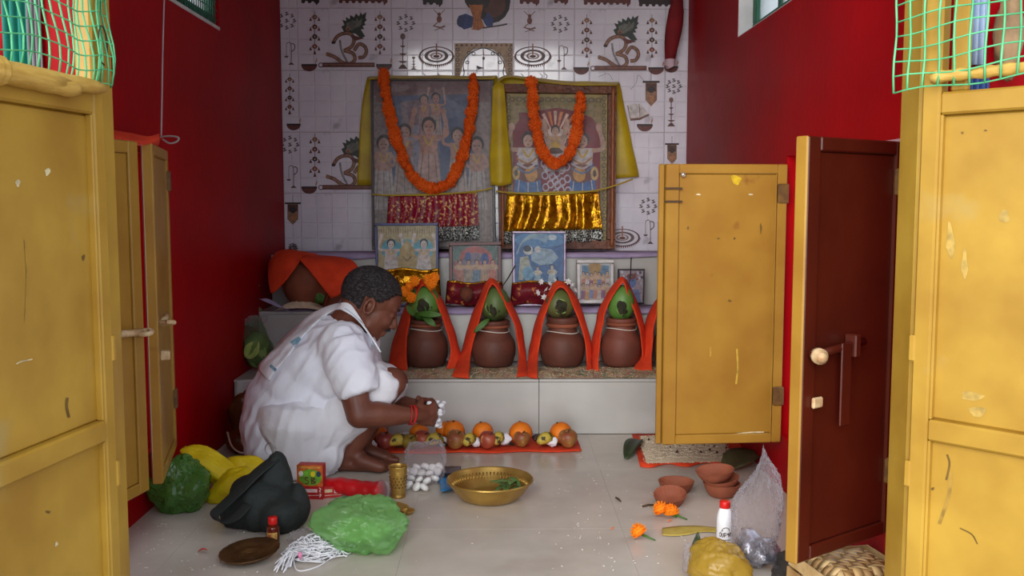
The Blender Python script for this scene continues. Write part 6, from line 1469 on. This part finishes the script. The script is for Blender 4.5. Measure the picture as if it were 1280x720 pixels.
tagged(MB().grid(P), 'shelf_paper', M_lilac, 'crumpled lilac paper under the lying clay pot and rice', 'paper', thick=.001)
P = [[at(324+20*u+24*v, 374+10*v+4*u-3*math.sin(3*u)+6*u*v, 4.13-.03*v) for u in (0, .5, 1)] for v in (0, .5, 1)]
tagged(MB().grid(loft(P, 4, 4)), 'lilac_paper_corner', M_lilac, 'raised lilac paper corner beside the brass stand', 'paper', thick=.001)
c = at(375, 386, 4.12); P = [[V(c.x-.10+.20*i/24, 4.10+.10*j/10, S2Z+.008+.045*max(0, 1-((i-12)/12.5)**2)*max(0, 1-((j-5)/5.5)**2)**.8*(.9+.2*noise.noise(V(i*.5, j*.5, 1)))) for i in range(25)] for j in range(11)]
ro = tagged(MB().grid(P), 'rice_heap', M_ricew, 'low heap of raw rice in front of the lying clay pot', 'rice'); ro['kind'] = 'stuff'
for a_, b_, l in (((393, 377, 4.10), (406, 370, 4.08), 'fresh green leaf beside the rice heap'), ((402, 379, 4.09), (398, 366, 4.08), 'upright green leaf beside the rice heap')): tagged(MB().grid(leaf_blade(at(*a_), at(*b_), .018, V(0, -1, .3).normalized(), .1)), 'green_leaf', M_leaf, l, 'leaf', thick=.001)
# brass incense stand
c = V(at(323, 392, 4.17).x, 4.165, S2Z+.001); k = mpp(4.165); ist = thing('incense_stand', c, 'slender brass incense stand at the edge of the middle step', 'incense stand')
M_palebrass = mat('pale_brass', C(170, 150, 110), rough=.35, metal=.6)
MB().lathe(spl2([(5.2*k, 0), (5*k, 2*k), (2*k, 5*k), (1.6*k, 12*k), (2.6*k, 15*k), (1.4*k, 18*k), (1.3*k, 28*k), (3.0*k, 31*k), (1.6*k, 34*k), (2.2*k, 36*k), (.5*k, 39*k)]), c, 16).build('stand_body', M_palebrass, ist, True)
# bag of vegetables
c = V(at(318, 450, 3.92).x+.01, 3.93, S1Z); vb = thing('vegetable_bag', c, 'clear plastic bag of green cabbage beside the man\'s back', 'bag'); k = mpp(3.9)
crumple(c+V(0, 0, .112), (21*k, .065, .110), 31, .18, 44, 30, 2.4, S1Z, .9, lambda d, p: V(p.x*(1-.45*max(0, d.z)), p.y*(1-.45*max(0, d.z)), p.z)).build('plastic_bag', film('clear_green_bag', C(150, 176, 140), .18, .12, .6, 20, .5), vb, True)
cab = MB(); 
crumple(c+V(0, 0, .085), (17*k, .05, .075), 35, .2, 24, 16, 3, S1Z).build('cabbage', mat('cabbage_green', C(150, 178, 96), C(70, 116, 60), scale=12, rough=.6), vb, True)
crumple(c+V(0, .0, .205), (13*k, .03, .026), 37, .4, 22, 14, 3).build('bag_mouth', M_clear, vb, True)
MB().grid(leaf_blade(c+V(-.03, -.055, .06), c+V(.02, -.055, .13), .03, V(0, -1, .1).normalized(), .05)).build('cabbage_leaf', mat('pale_cabbage', C(196, 206, 120), C(160, 184, 90), scale=20, rough=.6), vb, True, thick=.001)
# jaggery-brown bags between the man and the red wall
M_brbag = film('brown_plastic_bag', C(128, 72, 34), .55, .15, .6, 20, .35)
c = onz(306, 552, 0); mb = crumple(V(c.x+.015, c.y-.03, .105), (22*mpp(c.y), .05, .105), 43, .25, 36, 26, 2.6, .0, .9); tagged(mb, 'brown_bag', M_brbag, 'tall brown plastic bag leaning on the step behind the man', 'bag')
c = onz(308, 570, 0); mb = crumple(V(c.x, c.y+.03, .045), (30*mpp(c.y), .05, .045), 47, .3, 36, 24, 2.6, .0, .9); tagged(mb, 'brown_bag', M_brbag, 'low brown plastic bag behind the yellow bag', 'bag')
P = [[at(296+22*u, 476+24*v-2*u, S1Y-.012-.004*math.sin(u*5+v*3)) for u in (0, .5, 1)] for v in (0, .5, 1)]
tagged(MB().grid(loft(P, 4, 4)), 'white_paper', mat('white_paper', C(206, 202, 200), rough=.8), 'scrap of white paper hanging over the lowest step', 'paper', thick=.001)
tagged(MB().tube(spline([at(284, 540, 3.25), at(290, 558, 3.2), at(302, 566, 3.18), at(310, 560, 3.2)], 5), .003, 6), 'wire_handle', mat('pale_wire', C(150, 120, 110), rough=.5), 'pale curved wire handle above the yellow bag', 'wire')

# ---- hanging things
wy = 3.0; p0 = onx(204, -40, XL+.10); 
M_wire = mat('grey_wire', C(150, 140, 140), rough=.5)
P = [at(206, -30, 2.62), at(203.5, 60, 2.62), at(202.5, 120, 2.62), at(201.5, 172, 2.62)]
hw = thing('hanging_wire', at(202, 175, 2.62), 'thin grey wire hanging down to a loop above the narrow shutter', 'wire'); MB().tube([at(208, -330, 2.62)]+spline(P, 5), .0022, 6).build('wire', M_wire, hw, True)
MB().tube(spline([at(201, 171, 2.62), at(212, 170, 2.6), at(223, 172, 2.6), at(221, 177, 2.6), at(212, 179, 2.6), at(203, 174, 2.61)], 4), .0025, 6).build('loop', M_wire, hw, True)
o = cloth('orange_cloth', [[(140, 163, 2.45), (165, 167, 2.47), (185, 171, 2.5), (198, 168, 2.54)], [(140, 172, 2.42), (165, 176, 2.44), (185, 178, 2.48), (199, 174, 2.53)], [(140, 181, 2.44), (165, 181, 2.46), (184, 181, 2.5), (198, 181, 2.55)]], mat('red_orange_cloth', C(206, 56, 24), C(180, 44, 20), scale=18, rough=.8), 'red-orange cloth strip knotted over the tops of the narrow shutters', wob=.004)
P = []
for j in range(15):
    v = j/14; row = []
    wv = 5+5*math.sin(math.pi*min(v*.9, 1))*(1 if v > .4 else .7)
    for i in range(13):
        t = 2*math.pi*i/12; cxp = 846-8*v*v; row.append(at(cxp+wv*math.cos(t)*(1+.15*math.sin(3*t+v*6)), -30+104*v, 4.60)+V(0, .022*math.sin(t), 0))
    P.append(row)
rcur = thing('red_curtain', at(840, 74, 4.60), 'bunched dark red curtain hanging in the corner by the bright red wall', 'curtain'); MB().grid(P).build('curtain_cloth', mat('dark_red_cloth', C(124, 14, 24), C(96, 8, 16), scale=9, rough=.8), rcur, True)
P = [[q_+V(0, 0, -.0) for q_ in P[-1]], [q_+V(.002*math.sin(i*3), 0, -.02) for i, q_ in enumerate(P[-1])], [q_+V(.004*math.sin(i*4), 0, -.036-.008*math.sin(i*5)) for i, q_ in enumerate(P[-1])]]
MB().grid(P).build('lace_edge', mat('pale_lace', C(196, 170, 180), rough=.8), rcur, True)
# bags and cloths hung outside the door jambs, seen through the netting
def hang(x0, x1, z0, z1, y, m, label, name='hanging_cloth', cat='cloth', amp=.006, pl=3):
    P = [[V(x0+(x1-x0)*i/24, y-amp*(1+math.sin(i/24*pl*6.28+v)), z0+(z1-z0)*v) for i in range(25)] for v in [q/8 for q in range(9)]]
    tagged(MB().grid(P), name, m, label, cat, thick=.003)
yo = YF-.085
hang(-.905, -.862, 1.02, 1.75, yo, mat('teal_cloth', C(16, 120, 104), C(10, 96, 86), scale=9, rough=.8), 'teal cloth strip hanging behind the wire mesh above the bamboo rod')
hang(-.860, -.838, 1.0, 1.75, yo, mat('grey_cloth', C(120, 116, 120), C(96, 92, 96), scale=9, rough=.8), 'narrow grey cloth strip beside the teal cloth')
tagged(crumple(V(-.965, yo-.04, 1.17), (.035, .03, .07), 3, .15, 24, 18), 'water_pouch', mat('pale_blue_plastic', C(176, 206, 220), rough=.25), 'pale blue plastic pouch hanging beside the teal cloth strip', 'pouch')
hang(.862, .896, 1.17, 1.8, yo, mat('pale_blue_cloth', C(176, 196, 220), C(150, 172, 206), scale=9, rough=.8), 'pale blue cloth hanging behind the green netting')
hang(.866, .900, 1.08, 1.165, yo-.004, mat('navy_cloth', C(54, 80, 140), rough=.8), 'dark blue cloth end below the pale blue cloth')
tagged(crumple(V(.925, yo-.03, 1.22), (.024, .025, .09), 5, .25, 24, 18), 'brown_pouch', mat('brown_pouch', C(150, 120, 84), C(110, 84, 56), scale=20, rough=.6), 'brown wrinkled pouch hanging beside the pale blue cloth', 'pouch')
# crumbs and grains scattered on the floor
random.seed(9); g_ = MB()
def scat():
    r_ = random.random()
    if r_ < .45: p = onz(rnd(170, 330), rnd(648, 716), .002)
    elif r_ < .85: p = onz(rnd(690, 880), rnd(560, 715), .002)
    else: p = onz(rnd(430, 860), rnd(575, 716), .002)
    return p, 0
grains(g_, 210, scat, (.0036, .0018)); tag(g_.build('floor_crumbs', mat('crumb_white', C(206, 200, 190), rough=.9)), 'white rice grains and crumbs scattered over the floor', 'crumbs', kind='stuff')
for x, y, s_, cc, l in ((253, 690, .012, C(196, 60, 60), 'curled red petal on the bare floor'), (838, 652, .006, C(226, 110, 40), 'tiny orange petal near the marigolds'), (766, 662, .006, C(220, 130, 60), 'tiny orange petal on the bare floor'), (727, 574, .010, C(214, 200, 190), 'pale paper scrap past the end of the fruit cloth')):
    p = onz(x, y, .003); tagged(MB().grid(leaf_blade(p-V(s_, 0, 0), p+V(s_, .004, .003), s_*.5, V(0, 0, 1), .3)), 'petal', mat('petal_'+l[:10], cc, rough=.8), l, 'petal', thick=.0008)
